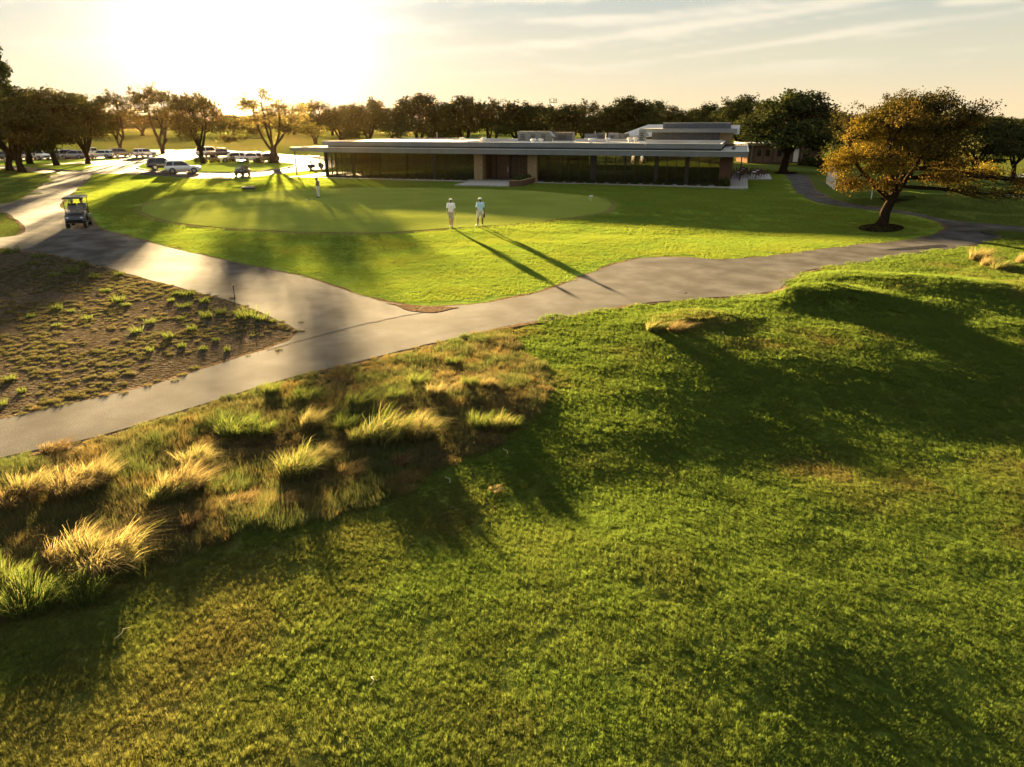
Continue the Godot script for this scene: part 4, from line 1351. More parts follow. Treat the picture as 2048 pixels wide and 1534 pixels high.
func make_roof_units() -> void:
	var g := "equipment on the clubhouse roof"
	unit("air_handler", "large pale green air handling unit on the clubhouse roof", roof_px(1070, 285, 4.24), 4.2, 1.35, 1.9, M.unit_green, 3, true, g)
	unit("air_handler", "dark grey air handling unit with louvres on the roof", roof_px(1128, 284, 4.24), 2.6, 1.2, 1.7, M.unit_grey, 1, false, g)
	unit("condenser", "small dark grey condenser beside the pale slanted hood", roof_px(1203, 281, 4.24), 1.2, 1.0, 1.2, M.unit_grey, 1, false, g)
	unit("condenser", "small blue grey condenser with a pale cap on the roof", roof_px(1226, 281, 4.24), 1.4, 1.0, 1.2, M.unit_pale, 1, false, g)
	unit("condenser", "long dark louvred condenser next to the white pipes", roof_px(1246, 280, 4.24), 1.6, 0.9, 1.2, M.unit_grey, 2, false, g)
	unit("exhaust_fan", "tall pale slanted exhaust cabinet near the tower", roof_px(1284, 285, 4.24), 0.8, 1.5, 1.0, M.unit_green, 1, true, g)
	unit("exhaust_fan", "low pale slanted intake hood behind the vents", roof_px(1182, 278, 4.24), 1.9, 0.75, 1.2, M.unit_pale, 0, true, g)
	for e in [[1067, 287], [1081, 287], [1182, 287], [1215, 285], [925, 284], [968, 284], [1259, 284], [1271, 284], [1440, 282]]:
		var at := roof_px(e[0], e[1], 4.24)
		var world := HOUSE + at.rotated(Vector3.UP, HOUSE_TURN)
		world.y = 4.21
		var t := thing("roof_vent", "small white mushroom vent standing on the clubhouse roof", "vent", world, 0.0, "white roof vents")
		var b := MB.new()
		b.tube([Vector3(0, 0, 0), Vector3(0, 0.4, 0)], [0.22, 0.2], 10)
		obj("stack", b, M.white, t)
		var c := MB.new()
		c.tube([Vector3(0, 0.38, 0), Vector3(0, 0.5, 0), Vector3(0, 0.62, 0)], [0.38, 0.40, 0.24], 10)
		obj("cap", c, M.white, t)
	for e in [[874, 276, 0.9], [1190, 276, 1.1]]:
		var at := roof_px(e[0], e[1], 4.24)
		var world := HOUSE + at.rotated(Vector3.UP, HOUSE_TURN)
		world.y = 4.2
		var b := MB.new()
		b.tube([Vector3.ZERO, Vector3(0, e[2], 0)], [0.06, 0.06], 7)
		b.tube([Vector3(0, e[2], 0), Vector3(0, e[2] + 0.08, 0)], [0.09, 0.07], 7)
		tag(obj("vent_pipe", b, M.white), "thin white vent pipe at the far edge of the roof", "pipe", "vent pipes").position = world

func in_house(x: float, y: float, z: float) -> Vector3:
	return HOUSE + Vector3(x, y, z).rotated(Vector3.UP, HOUSE_TURN)

func house_slab(called: String, x0: float, x1: float, z0: float, z1: float, up: float) -> void:
	var b := MB.new()
	b.span(x0, x1, -0.35, up, z0, z1)
	var o := struct(called, b, M.concrete)
	o.position = HOUSE
	o.rotation.y = HOUSE_TURN

func make_outside() -> void:
	house_slab("walkway", -0.6, 20.95, 1.3, 2.3, 0.09)
	house_slab("patio", 20.96, 27.28, 0.52, 7.6, 0.10)
	house_slab("walkway", 28.72, 50.62, 1.3, 2.3, 0.09)
	house_slab("walkway", 50.64, 52.6, -22.0, 3.0, 0.10)
	house_slab("terrace", 52.62, 55.5, -22.0, -12.0, 0.10)
	house_slab("walkway", -4.5, -0.62, -9.0, 2.3, 0.09)
	# the brick planter
	var t := thing("planter", "long low brick planter with a clipped green hedge by the entrance", "planter", HOUSE, HOUSE_TURN)
	part("wall", M.brick, 27.3, 27.5, -0.3, 0.62, 1.6, 7.3, t)
	part("wall", M.brick, 28.5, 28.7, -0.3, 0.62, 1.6, 7.3, t)
	part("wall", M.brick, 27.5, 28.5, -0.3, 0.615, 7.1, 7.3, t)
	part("soil", M.mulch, 27.5, 28.5, -0.3, 0.5, 1.6, 7.1, t)
	part("coping", M.stone, 27.28, 28.72, 0.62, 0.68, 7.08, 7.33, t)
	part("coping", M.stone, 28.48, 28.72, 0.62, 0.68, 1.6, 7.07, t)
	var shapes := [shrub_mesh(601, Color(0.045, 0.062, 0.018)), shrub_mesh(602, Color(0.055, 0.055, 0.018))]
	var k := 0
	for z in 7:
		var o := obj("shrub", shapes[k % 2], M.leaf)
		o.position = in_house(28.0, 0.5, 2.1 + z * 0.75)
		o.rotation.y = k
		o.scale = Vector3(1.05, 0.65, 1.05)
		tag(o, "low clipped shrub in the brick planter by the entrance", "shrub", "shrubs in the brick planter")
		k += 1
	for x in 17:
		var o := obj("shrub", shapes[k % 2], M.leaf)
		o.position = in_house(1.0 + x * 1.16, 0.02, 0.72)
		o.rotation.y = k
		o.scale = Vector3(1.15, rng.randf_range(0.4, 0.62), 0.9)
		tag(o, "low dark shrub planted along the foot of the left glass front", "shrub", "shrubs along the left glass front")
		k += 1
	for x in 15:
		var o := obj("shrub", shapes[k % 2], M.leaf)
		o.position = in_house(30.0 + x * 1.28, 0.02, 0.72)
		o.rotation.y = k
		o.scale = Vector3(1.15, rng.randf_range(0.4, 0.6), 0.9)
		tag(o, "low dark shrub planted along the foot of the right glass front", "shrub", "shrubs along the right glass front")
		k += 1
	for e in [[49.6, 0.7], [50.2, 0.8], [50.0, -0.4]]:
		var o := obj("shrub", shapes[k % 2], M.leaf)
		o.position = in_house(e[0], 0.0, e[1] + 0.3)
		o.scale = Vector3(1.2, 1.25, 1.2)
		tag(o, "tall rounded shrub at the brick corner of the clubhouse", "shrub", "shrubs at the brick corner")
		k += 1
	# a hedge bank beyond the path
	for e in 9:
		var o := obj("shrub", shapes[k % 2], M.leaf)
		o.position = gp(1605 + e * 9, 331 + e * 0.8)
		o.scale = Vector3(3.0, 2.0, 2.4)
		o.rotation.y = k
		tag(o, "large dark shrub in the hedge behind the path bend", "shrub", "hedge shrubs beyond the path")
		k += 1
	make_terrace()
	# the pale roofed hall behind
	var hall := thing("hall", "pale metal roofed hall behind the clubhouse", "building", in_house(38.5, 0, -46.0), HOUSE_TURN)
	part("wall", M.inner, -7.0, 9.0, -0.3, 4.6, -8.0, 0.0, hall)
	var rf := MB.new()
	rf.skin([[Vector3(-7.6, 4.5, 0.6), Vector3(9.6, 4.5, 0.6), Vector3(9.6, 4.5, -8.6), Vector3(-7.6, 4.5, -8.6)], [Vector3(-7.6, 4.75, 0.6), Vector3(9.6, 4.75, 0.6), Vector3(9.6, 4.75, -8.6), Vector3(-7.6, 4.75, -8.6)]])
	obj("eave", rf, M.flashing, hall)
	var rr := MB.new()
	rr.tri(Vector3(-7.6, 4.76, -8.6), Vector3(-7.6, 4.76, 0.6), Vector3(-3.2, 6.5, -4.0))
	rr.tri(Vector3(9.6, 4.76, 0.6), Vector3(9.6, 4.76, -8.6), Vector3(5.0, 6.5, -4.0))
	rr.tri(Vector3(-7.6, 4.76, 0.6), Vector3(9.6, 4.76, 0.6), Vector3(5.0, 6.5, -4.0))
	rr.tri(Vector3(-7.6, 4.76, 0.6), Vector3(5.0, 6.5, -4.0), Vector3(-3.2, 6.5, -4.0))
	rr.tri(Vector3(9.6, 4.76, -8.6), Vector3(-7.6, 4.76, -8.6), Vector3(-3.2, 6.5, -4.0))
	rr.tri(Vector3(9.6, 4.76, -8.6), Vector3(-3.2, 6.5, -4.0), Vector3(5.0, 6.5, -4.0))
	obj("roof", rr, M.membrane, hall)
	# the brick wing on the right
	var a := gp(1494, 326)
	var wing := thing("brick_wing", "low brick building with timber doors and a pale flat roof", "building", Vector3(a.x, 0, a.z), 0.0)
	var w := 13.0
	part("wall", M.brick, 0, w, -0.3, 3.0, -7.0, 0.0, wing)
	part("roof", M.membrane, -0.5, w + 0.5, 3.0, 3.35, -7.5, 0.8, wing)
	part("roof_edge", M.soffit, -0.55, w + 0.55, 2.9, 3.3, 0.8, 0.86, wing)
	for e in [[1.4, 2.6], [3.0, 4.2], [5.2, 6.4], [6.7, 7.9], [10.0, 11.4]]:
		var d := part("door", M.wood, e[0], e[1], 0.0, 2.4, 0.0, 0.06, wing)
		part("door_pane", M.car_glass, e[0] + 0.2, e[1] - 0.2, 1.0, 2.2, 0.06, 0.075, d)
	part("door", M.white, 8.4, 9.3, 0.0, 2.3, 0.0, 0.06, wing)
	for e in [0.4, 4.7, 9.6, 12.4]:
		part("post", M.soffit, e, e + 0.18, 0.0, 2.9, 0.55, 0.73, wing)

func make_terrace() -> void:
	var g := "terrace furniture under the right canopy"
	var table: Node3D = null
	var chair: Node3D = null
	for e in [[51.7, -12.5], [53.6, -13.5], [51.9, -16.2], [54.0, -17.2], [52.2, -19.8]]:
		var at := in_house(e[0], 0.10, e[1])
		if table == null:
			table = thing("cafe_table", "pale square cafe table on the terrace by the brick pier", "table", at, HOUSE_TURN, g)
			var b := MB.new()
			b.span(-0.45, 0.45, 0.70, 0.74, -0.45, 0.45)
			obj("table_top", b, M.white, table)
			b = MB.new()
			b.tube([Vector3(0, 0.02, 0), Vector3(0, 0.7, 0)], [0.04, 0.04], 7)
			obj("leg", b, M.black, table)
			b = MB.new()
			b.tube([Vector3(0, 0, 0), Vector3(0, 0.03, 0)], [0.26, 0.24], 10)
			obj("base", b, M.black, table)
		else:
			copy(table).position = at
		for q in 4:
			var s := Vector3(0.85, 0, 0).rotated(Vector3.UP, q * PI / 2 + 0.2)
			var where := in_house(e[0] + s.x, 0.10, e[1] + s.z)
			if chair == null:
				chair = thing("terrace_chair", "dark red terrace chair pulled up to a cafe table", "chair", where, 0.0, "terrace chairs")
				var red := mat(0.05, 0.012, 0.010, 0.6)
				var b := MB.new()
				b.span(-0.24, 0.24, 0.42, 0.48, -0.24, 0.24)
				obj("seat", b, red, chair)
				b = MB.new()
				b.box(Vector3(0.24, 0.72, 0), Vector3(0.04, 0.5, 0.46), Basis(Vector3(0, 0, 1), -0.12))
				obj("backrest", b, red, chair)
				for l in [[-0.2, -0.2], [0.2, -0.2], [-0.2, 0.2], [0.2, 0.2]]:
					b = MB.new()
					b.tube([Vector3(l[0], 0, l[1]), Vector3(l[0], 0.43, l[1])], [0.018, 0.018], 5)
					obj("leg", b, M.black, chair)
			else:
				var c := copy(chair)
				c.position = where
			(get_child(get_child_count() - 1) as Node3D).rotation.y = HOUSE_TURN + q * PI / 2 + 0.2


# ---------------------------------------------------------------- vehicles
func oval(cx: float, y: float, hx: float, hz: float, corner: float, seg := 3) -> Array:   # a level rounded rectangle
	var out := []
	for q in 4:
		var sx: float = [1, -1, -1, 1][q]
		var sz: float = [1, 1, -1, -1][q]
		for i in seg + 1:
			var a := PI / 2 * (q + float(i) / seg)
			out.append(Vector3(cx + sx * (hx - corner) + cos(a) * corner, y, sz * (hz - corner) + sin(a) * corner))
	return out

func section(x: float, y0: float, y1: float, hz: float, top_in := 0.10) -> Array:          # an upright section across a car body
	return [Vector3(x, y0, hz * 0.86), Vector3(x, lerpf(y0, y1, 0.25), hz), Vector3(x, lerpf(y0, y1, 0.62), hz * 1.0), Vector3(x, lerpf(y0, y1, 0.92), hz * (1.0 - top_in * 0.35)), Vector3(x, y1, hz * (1.0 - top_in)),
		Vector3(x, y1, -hz * (1.0 - top_in)), Vector3(x, lerpf(y0, y1, 0.92), -hz * (1.0 - top_in * 0.35)), Vector3(x, lerpf(y0, y1, 0.62), -hz), Vector3(x, lerpf(y0, y1, 0.25), -hz), Vector3(x, y0, -hz * 0.86)]

func wheel(parent: Node3D, at: Vector3, r: float, w: float) -> void:
	var b := MB.new()
	var z := signf(at.z)
	b.tube([Vector3(0, 0, -w / 2), Vector3(0, 0, -w * 0.42), Vector3(0, 0, w * 0.42), Vector3(0, 0, w / 2)], [r * 0.9, r, r, r * 0.9], 18)
	var t := obj("wheel", b, M.tyre, parent)
	t.position = at
	var c := MB.new()
	c.tube([Vector3(0, 0, z * w * 0.5), Vector3(0, 0, z * (w * 0.5 + 0.012))], [r * 0.66, r * 0.62], 14)
	obj("rim", c, M.rim, t)
	var d := MB.new()
	for k in 5:
		var a := TAU * k / 5
		d.box(Vector3(cos(a) * r * 0.4, sin(a) * r * 0.4, z * (w * 0.5 + 0.014)), Vector3(r * 0.16, r * 0.10, 0.012), Basis(Vector3(0, 0, 1), a + 0.6))
	d.tube([Vector3(0, 0, z * (w * 0.5 + 0.01)), Vector3(0, 0, z * (w * 0.5 + 0.03))], [r * 0.12, r * 0.10], 8)
	obj("hub", d, M.black, t)

# kind: suv, estate, pickup, van; the front is along +x
func car(kind: String, color: Material, at: Vector3, yaw: float, label: String, group: String, category := "car") -> void:
	var called := {"suv": "parked_car", "estate": "parked_car", "pickup": "pickup_truck", "van": "parked_van"}
	var t := thing(called[kind], label, category, at, yaw, group)
	var L := 4.75
	var H := 1.72
	var W := 0.94
	var belt := 1.06
	var roof := [-2.05, 0.15]
	var base := [-2.28, 0.98]
	var hood := 1.02
	if kind == "estate": H = 1.6; belt = 1.0; hood = 0.95
	if kind == "pickup": L = 5.6; H = 1.88; belt = 1.15; roof = [-0.75, 0.55]; base = [-0.95, 1.15]; hood = 1.13; W = 0.98
	if kind == "van": L = 5.2; H = 2.05; belt = 1.2; roof = [-2.4, 0.75]; base = [-2.52, 1.55]; hood = 1.12; W = 0.98
	var h := L / 2
	var body := MB.new()
	var rear := belt if kind != "pickup" else 1.12
	body.skin([section(-h, 0.48, rear * 0.86, W * 0.88), section(-h + 0.08, 0.34, rear * 0.97, W * 0.96), section(-h + 0.5, 0.27, rear, W), section(base[0] + 0.6, 0.25, belt, W), section(base[1] - 0.4, 0.25, belt, W), section(base[1] + 0.05, 0.25, hood, W), section(h - 0.55, 0.26, hood * 0.95, W * 0.98), section(h - 0.12, 0.32, hood * 0.86, W * 0.92), section(h, 0.42, hood * 0.72, W * 0.82)])
	obj("body", body, color, t)
	var glass := MB.new()
	var bx: float = (base[0] + base[1]) / 2
	var rx: float = (roof[0] + roof[1]) / 2
	glass.skin([oval(bx, belt - 0.04, (base[1] - base[0]) / 2, W * 0.88, 0.16), oval(lerpf(bx, rx, 0.5), lerpf(belt, H, 0.5), lerpf(base[1] - base[0], roof[1] - roof[0], 0.5) / 2, W * 0.83, 0.18), oval(rx, H - 0.08, (roof[1] - roof[0]) / 2 + 0.02, W * 0.74, 0.2)], false)
	obj("windows", glass, M.car_glass, t)
	var top := MB.new()
	top.skin([oval(rx, H - 0.12, (roof[1] - roof[0]) / 2 + 0.07, W * 0.765, 0.2), oval(rx, H - 0.06, (roof[1] - roof[0]) / 2 + 0.04, W * 0.74, 0.22), oval(rx, H, (roof[1] - roof[0]) / 2 - 0.15, W * 0.62, 0.22)])
	obj("roof", top, color, t)
	for s in [-1.0, 1.0]:
		var pillars := [[base[0] + 0.12, roof[0] + 0.12], [base[0] + 1.05, roof[0] + 0.95], [base[1] - 0.05, roof[1] - 0.02]] if kind != "pickup" else [[base[0] + 0.1, roof[0] + 0.1], [base[1] - 0.05, roof[1] - 0.02]]
		for p in pillars:
			var b := MB.new()
			b.tube([Vector3(p[0], belt - 0.04, s * W * 0.885), Vector3(lerpf(p[0], p[1], 0.5), lerpf(belt, H, 0.5), s * W * 0.835), Vector3(p[1], H - 0.1, s * W * 0.745)], [0.045, 0.042, 0.04], 5)
			obj("pillar", b, color, t)
		for x in [h - 0.95, -h + (1.0 if kind != "pickup" else 1.15)]:
			var arch := MB.new()
			arch.tube([Vector3(x, 0.36, s * (W - 0.12)), Vector3(x, 0.36, s * (W + 0.012))], [0.42, 0.42], 16)
			obj("wheel_arch", arch, M.trim, t)
			wheel(t, Vector3(x, 0.35, s * (W - 0.09)), 0.35, 0.24)
		var lamp := MB.new()
		lamp.ball(Vector3(h - 0.16, hood * 0.74, s * W * 0.70), Vector3(0.16, 0.09, 0.20), 8, 5)
		obj("headlight", lamp, M.lamp_clear, t)
		var tail := MB.new()
		tail.box(Vector3(-h + 0.03, rear * 0.80, s * W * 0.76), Vector3(0.12, 0.2, 0.22))
		obj("tail_light", tail, M.lamp_red, t)
		var mirror := MB.new()
		mirror.ball(Vector3(base[1] - 0.3, belt + 0.06, s * (W + 0.08)), Vector3(0.09, 0.08, 0.12), 7, 4)
		obj("mirror", mirror, color, t)
	var grille := MB.new()
	grille.box(Vector3(h - 0.02, 0.62, 0), Vector3(0.06, 0.2, W * 1.05))
	obj("grille", grille, M.trim, t)
	var bumper := MB.new()
	bumper.box(Vector3(-h + 0.02, 0.45, 0), Vector3(0.12, 0.16, W * 1.6))
	obj("rear_bumper", bumper, M.trim, t)
	if kind == "pickup":
		var bed := MB.new()
		bed.span(-h + 0.12, base[0] - 0.05, 1.10, 1.125, -W * 0.78, W * 0.78)
		obj("cargo_bed", bed, M.trim, t)

func make_cars() -> void:
	var white := paint(0.62, 0.62, 0.60)
	var silver := paint(0.26, 0.27, 0.28)
	var dark := paint(0.018, 0.018, 0.021)
	var brown := paint(0.045, 0.030, 0.024)
	var blue := paint(0.05, 0.065, 0.09)
	var g := "cars in the car park"
	for e in [["suv", dark, 8, 320, PI - 0.25, "dark car half hidden behind the first oak trunk"], ["estate", white, 34, 319, PI - 0.3, "white car parked between the two near oak trunks"], ["pickup", white, 74, 319, -0.35, "white pickup truck parked beside the second oak trunk"],
		["estate", blue, 100, 317, PI + 0.35, "grey blue car next to the white pickup truck"], ["suv", dark, 128, 316, PI - 0.3, "dark car parked behind the silver car"], ["suv", silver, 148, 318, PI + 0.15, "silver car parked behind the oak on the island"], ["suv", white, 176, 311, PI - 0.35, "white car with dark windows parked behind the white estate car"],
		["estate", white, 203, 316, PI + 0.12, "white estate car parked beyond the rounded oak"], ["suv", brown, 243, 313, 1.0, "dark brown car seen from behind at the end of the row"], ["suv", white, 291, 313.5, 1.15, "white car with red tail lights driving along the road"],
		["suv", dark, 330, 341, 0.55, "black car parked on the island beside the white one"], ["suv", white, 367, 346, 0.42, "white car parked beside the path next to the black car"], ["van", white, 417, 313, 1.2, "white van behind the stout oak trunk"], ["pickup", brown, 444, 314, 0.75, "brown and white truck beyond the island shrubs"],
		["suv", white, 466, 326, PI + 0.5, "white car facing the island shrubs"], ["suv", white, 499, 326.5, PI + 0.45, "large white car parked beside the sparse golden tree"], ["estate", dark, 532, 325.5, PI + 0.45, "dark car close to the trunk of the golden tree"]]:
		var p := gp(e[2], e[3])
		p.y = maxf(p.y, 0.0) + (0.155 if inside(p.x, p.z, "island_left") or inside(p.x, p.z, "island_mid") else 0.0)
		p.y = height(p.x, p.z) + (0.16 if inside(p.x, p.z, "island_left") or inside(p.x, p.z, "island_mid") else 0.005)
		car(e[0], e[1], p, e[4], e[5], g, "truck" if e[0] == "pickup" else ("van" if e[0] == "van" else "car"))

func golf_cart(label: String, at: Vector3, yaw: float) -> Node3D:   # front along +x
	var t := thing("golf_cart", label, "golf cart", at, yaw, "golf carts")
	var b := MB.new()
	b.skin([section(0.42, 0.30, 0.98, 0.50, 0.05), section(0.62, 0.28, 0.98, 0.58, 0.08), section(0.95, 0.28, 0.86, 0.60, 0.14), section(1.18, 0.34, 0.66, 0.55, 0.2), section(1.24, 0.40, 0.56, 0.46, 0.2)])
	obj("cowl", b, M.cart_body, t)
	b = MB.new()
	b.span(-1.15, 0.5, 0.26, 0.36, -0.58, 0.58)
	obj("floor", b, M.black, t)
	b = MB.new()
	b.skin([section(-1.2, 0.34, 0.66, 0.56, 0.1), section(-1.0, 0.30, 0.74, 0.6, 0.08), section(-0.4, 0.30, 0.72, 0.6, 0.05), section(-0.12, 0.34, 0.66, 0.56, 0.05)])
	obj("rear_body", b, M.cart_body, t)
	b = MB.new()
	b.skin([oval(-0.36, 0.72, 0.28, 0.55, 0.08), oval(-0.36, 0.80, 0.27, 0.54, 0.08)])
	obj("seat", b, M.seat, t)
	b = MB.new()
	b.box(Vector3(-0.68, 1.02, 0), Vector3(0.10, 0.42, 1.06), Basis(Vector3(0, 0, 1), 0.14))
	obj("backrest", b, M.seat, t)
	b = MB.new()
	b.span(-1.28, -0.78, 0.52, 0.60, -0.5, 0.5)
	b.span(-1.32, -1.27, 0.52, 0.82, -0.48, 0.48)
	obj("bag_rack", b, M.black, t)
	b = MB.new()
	b.skin([oval(-0.18, 1.82, 0.98, 0.60, 0.12), oval(-0.18, 1.87, 1.0, 0.62, 0.13), oval(-0.18, 1.93, 0.86, 0.5, 0.13)])
	obj("roof", b, M.black, t)
	for s in [-1.0, 1.0]:
		b = MB.new()
		b.tube([Vector3(0.78, 0.92, s * 0.52), Vector3(0.70, 1.35, s * 0.54), Vector3(0.62, 1.84, s * 0.54)], [0.022, 0.022, 0.022], 6)
		obj("post", b, M.black, t)
		b = MB.new()
		b.tube([Vector3(-0.84, 0.7, s * 0.52), Vector3(-0.9, 1.84, s * 0.54)], [0.022, 0.022], 6)
		obj("post", b, M.black, t)
		b = MB.new()
		b.ball(Vector3(1.12, 0.66, s * 0.40), Vector3(0.09, 0.06, 0.11), 8, 5)
		obj("headlight", b, M.lamp_clear, t)
		b = MB.new()
		b.box(Vector3(-1.2, 0.58, s * 0.46), Vector3(0.05, 0.07, 0.12))
		obj("tail_light", b, M.lamp_red, t)
		for x in [0.84, -0.80]:
			wheel(t, Vector3(x, 0.23, s * 0.50), 0.23, 0.2)
	b = MB.new()
	b.box(Vector3(0.735, 1.18, 0), Vector3(0.012, 0.46, 1.02), Basis(Vector3(0, 0, 1), 0.17))
	obj("windscreen", b, M.clear, t)
	b = MB.new()
	b.tube([Vector3(0.55, 0.9, 0.28), Vector3(0.22, 1.05, 0.28)], [0.02, 0.02], 6)
	var st := obj("steering_column", b, M.black, t)
	b = MB.new()
	var ring := []
	var rad := []
	for k in 13:
		var a := TAU * k / 12
		ring.append(Vector3(0.22 + sin(a) * 0.08, 1.05 + sin(a) * 0.14, 0.28 + cos(a) * 0.16))
		rad.append(0.014)
	b.tube(ring, rad, 5, false)
	obj("steering_wheel", b, M.black, st)
	return t


# ---------------------------------------------------------------- people: bones with radii, joined smoothly and meshed as surface nets
func flesh(bones: Array, cell: float, k := 0.03) -> ArrayMesh:
	var lo := Vector3(1e9, 1e9, 1e9)
	var hi := -lo
	for b in bones:
		for e in [[b[0], b[2]], [b[1], b[3]]]:
			lo = lo.min(e[0] - Vector3.ONE * (e[1] + 3 * cell))
			hi = hi.max(e[0] + Vector3.ONE * (e[1] + 3 * cell))
	var n := Vector3i(((hi - lo) / cell).ceil()) + Vector3i.ONE
	var f := PackedFloat32Array()
	f.resize(n.x * n.y * n.z)
	f.fill(1.0)
	for b in bones:
		var a: Vector3 = b[0]
		var ab: Vector3 = b[1] - b[0]
		var l2 := maxf(ab.length_squared(), 1e-8)
		var reach: float = maxf(b[2], b[3]) + k + 2.0 * cell
		var p0 := Vector3i(((Vector3(b[0]).min(b[1]) - Vector3.ONE * reach - lo) / cell).floor()).clamp(Vector3i.ZERO, n - Vector3i.ONE)
		var p1 := Vector3i(((Vector3(b[0]).max(b[1]) + Vector3.ONE * reach - lo) / cell).ceil()).clamp(Vector3i.ZERO, n - Vector3i.ONE)
		for z in range(p0.z, p1.z + 1):
			for y in range(p0.y, p1.y + 1):
				for x in range(p0.x, p1.x + 1):
					var p := lo + Vector3(x, y, z) * cell
					var t := clampf((p - a).dot(ab) / l2, 0.0, 1.0)
					var d: float = p.distance_to(a + ab * t) - lerpf(b[2], b[3], t)
					var i := x + n.x * (y + n.y * z)
					var h := clampf(0.5 + 0.5 * (f[i] - d) / k, 0.0, 1.0)
					f[i] = lerpf(f[i], d, h) - k * h * (1.0 - h)
	var at := {}
	var v := PackedVector3Array()
	var nn := PackedVector3Array()
	var step := [1, n.x, n.x * n.y]
	for z in n.z - 1:
		for y in n.y - 1:
			for x in n.x - 1:
				var i := x + n.x * (y + n.y * z)
				var sum := Vector3.ZERO
				var cnt := 0
				for e in [[0, 0, 0, 0], [0, 0, 1, 0], [0, 0, 0, 1], [0, 0, 1, 1], [1, 0, 0, 0], [1, 1, 0, 0], [1, 0, 0, 1], [1, 1, 0, 1], [2, 0, 0, 0], [2, 1, 0, 0], [2, 0, 1, 0], [2, 1, 1, 0]]:
					var o := Vector3i(e[1], e[2], e[3])
					var j: int = i + o.x + o.y * n.x + o.z * n.x * n.y
					var p := f[j]
					var q := f[j + step[e[0]]]
					if (p < 0) != (q < 0):
						var w := Vector3(o)
						w[e[0]] += p / (p - q)
						sum += w
						cnt += 1
				if cnt:
					at[i] = v.size()
					v.append(lo + (Vector3(x, y, z) + sum / cnt) * cell)
					nn.append(Vector3(f[i + 1] - f[i] + f[i + 1 + n.x] - f[i + n.x], f[i + n.x] - f[i] + f[i + n.x + 1] - f[i + 1], f[i + step[2]] - f[i] + f[i + step[2] + 1] - f[i + 1]).normalized())
	var idx := PackedInt32Array()
	for z in range(1, n.z - 1):
		for y in range(1, n.y - 1):
			for x in range(1, n.x - 1):
				var i := x + n.x * (y + n.y * z)
				for axis in 3:
					var p := f[i]
					var q: float = f[i + step[axis]]
					if (p < 0) == (q < 0): continue
					var u: int = step[(axis + 1) % 3]
					var w: int = step[(axis + 2) % 3]
					if not (at.has(i) and at.has(i - u) and at.has(i - w) and at.has(i - u - w)): continue
					var c := [at[i], at[i - u], at[i - u - w], at[i - w]]
					if p < 0: c.reverse()
					for m in [c[0], c[1], c[2], c[0], c[2], c[3]]: idx.append(m)
	var arr := []
	arr.resize(Mesh.ARRAY_MAX)
	arr[Mesh.ARRAY_VERTEX] = v
	arr[Mesh.ARRAY_NORMAL] = nn
	arr[Mesh.ARRAY_INDEX] = idx
	var m := ArrayMesh.new()
	m.add_surface_from_arrays(Mesh.PRIMITIVE_TRIANGLES, arr)
	return m

# joints of a standing figure facing +z; the right side is -x. A pose overrides some of them.
func skeleton(pose: Dictionary) -> Dictionary:
	var j := {"pelvis": Vector3(0, 0.96, 0), "waist": Vector3(0, 1.12, 0.0), "chest": Vector3(0, 1.34, -0.005), "neck": Vector3(0, 1.50, 0.0), "head": Vector3(0, 1.665, 0.025),
		"sh_l": Vector3(0.175, 1.435, 0), "sh_r": Vector3(-0.175, 1.435, 0), "el_l": Vector3(0.235, 1.16, -0.02), "el_r": Vector3(-0.235, 1.16, -0.02), "wr_l": Vector3(0.25, 0.93, 0.06), "wr_r": Vector3(-0.25, 0.93, 0.06),
		"hip_l": Vector3(0.09, 0.93, 0), "hip_r": Vector3(-0.09, 0.93, 0), "kn_l": Vector3(0.10, 0.50, 0.02), "kn_r": Vector3(-0.10, 0.50, 0.02), "an_l": Vector3(0.10, 0.085, 0), "an_r": Vector3(-0.10, 0.085, 0),
		"toe_l": Vector3(0.12, 0.045, 0.17), "toe_r": Vector3(-0.12, 0.045, 0.17)}
	j.merge(pose, true)
	return j

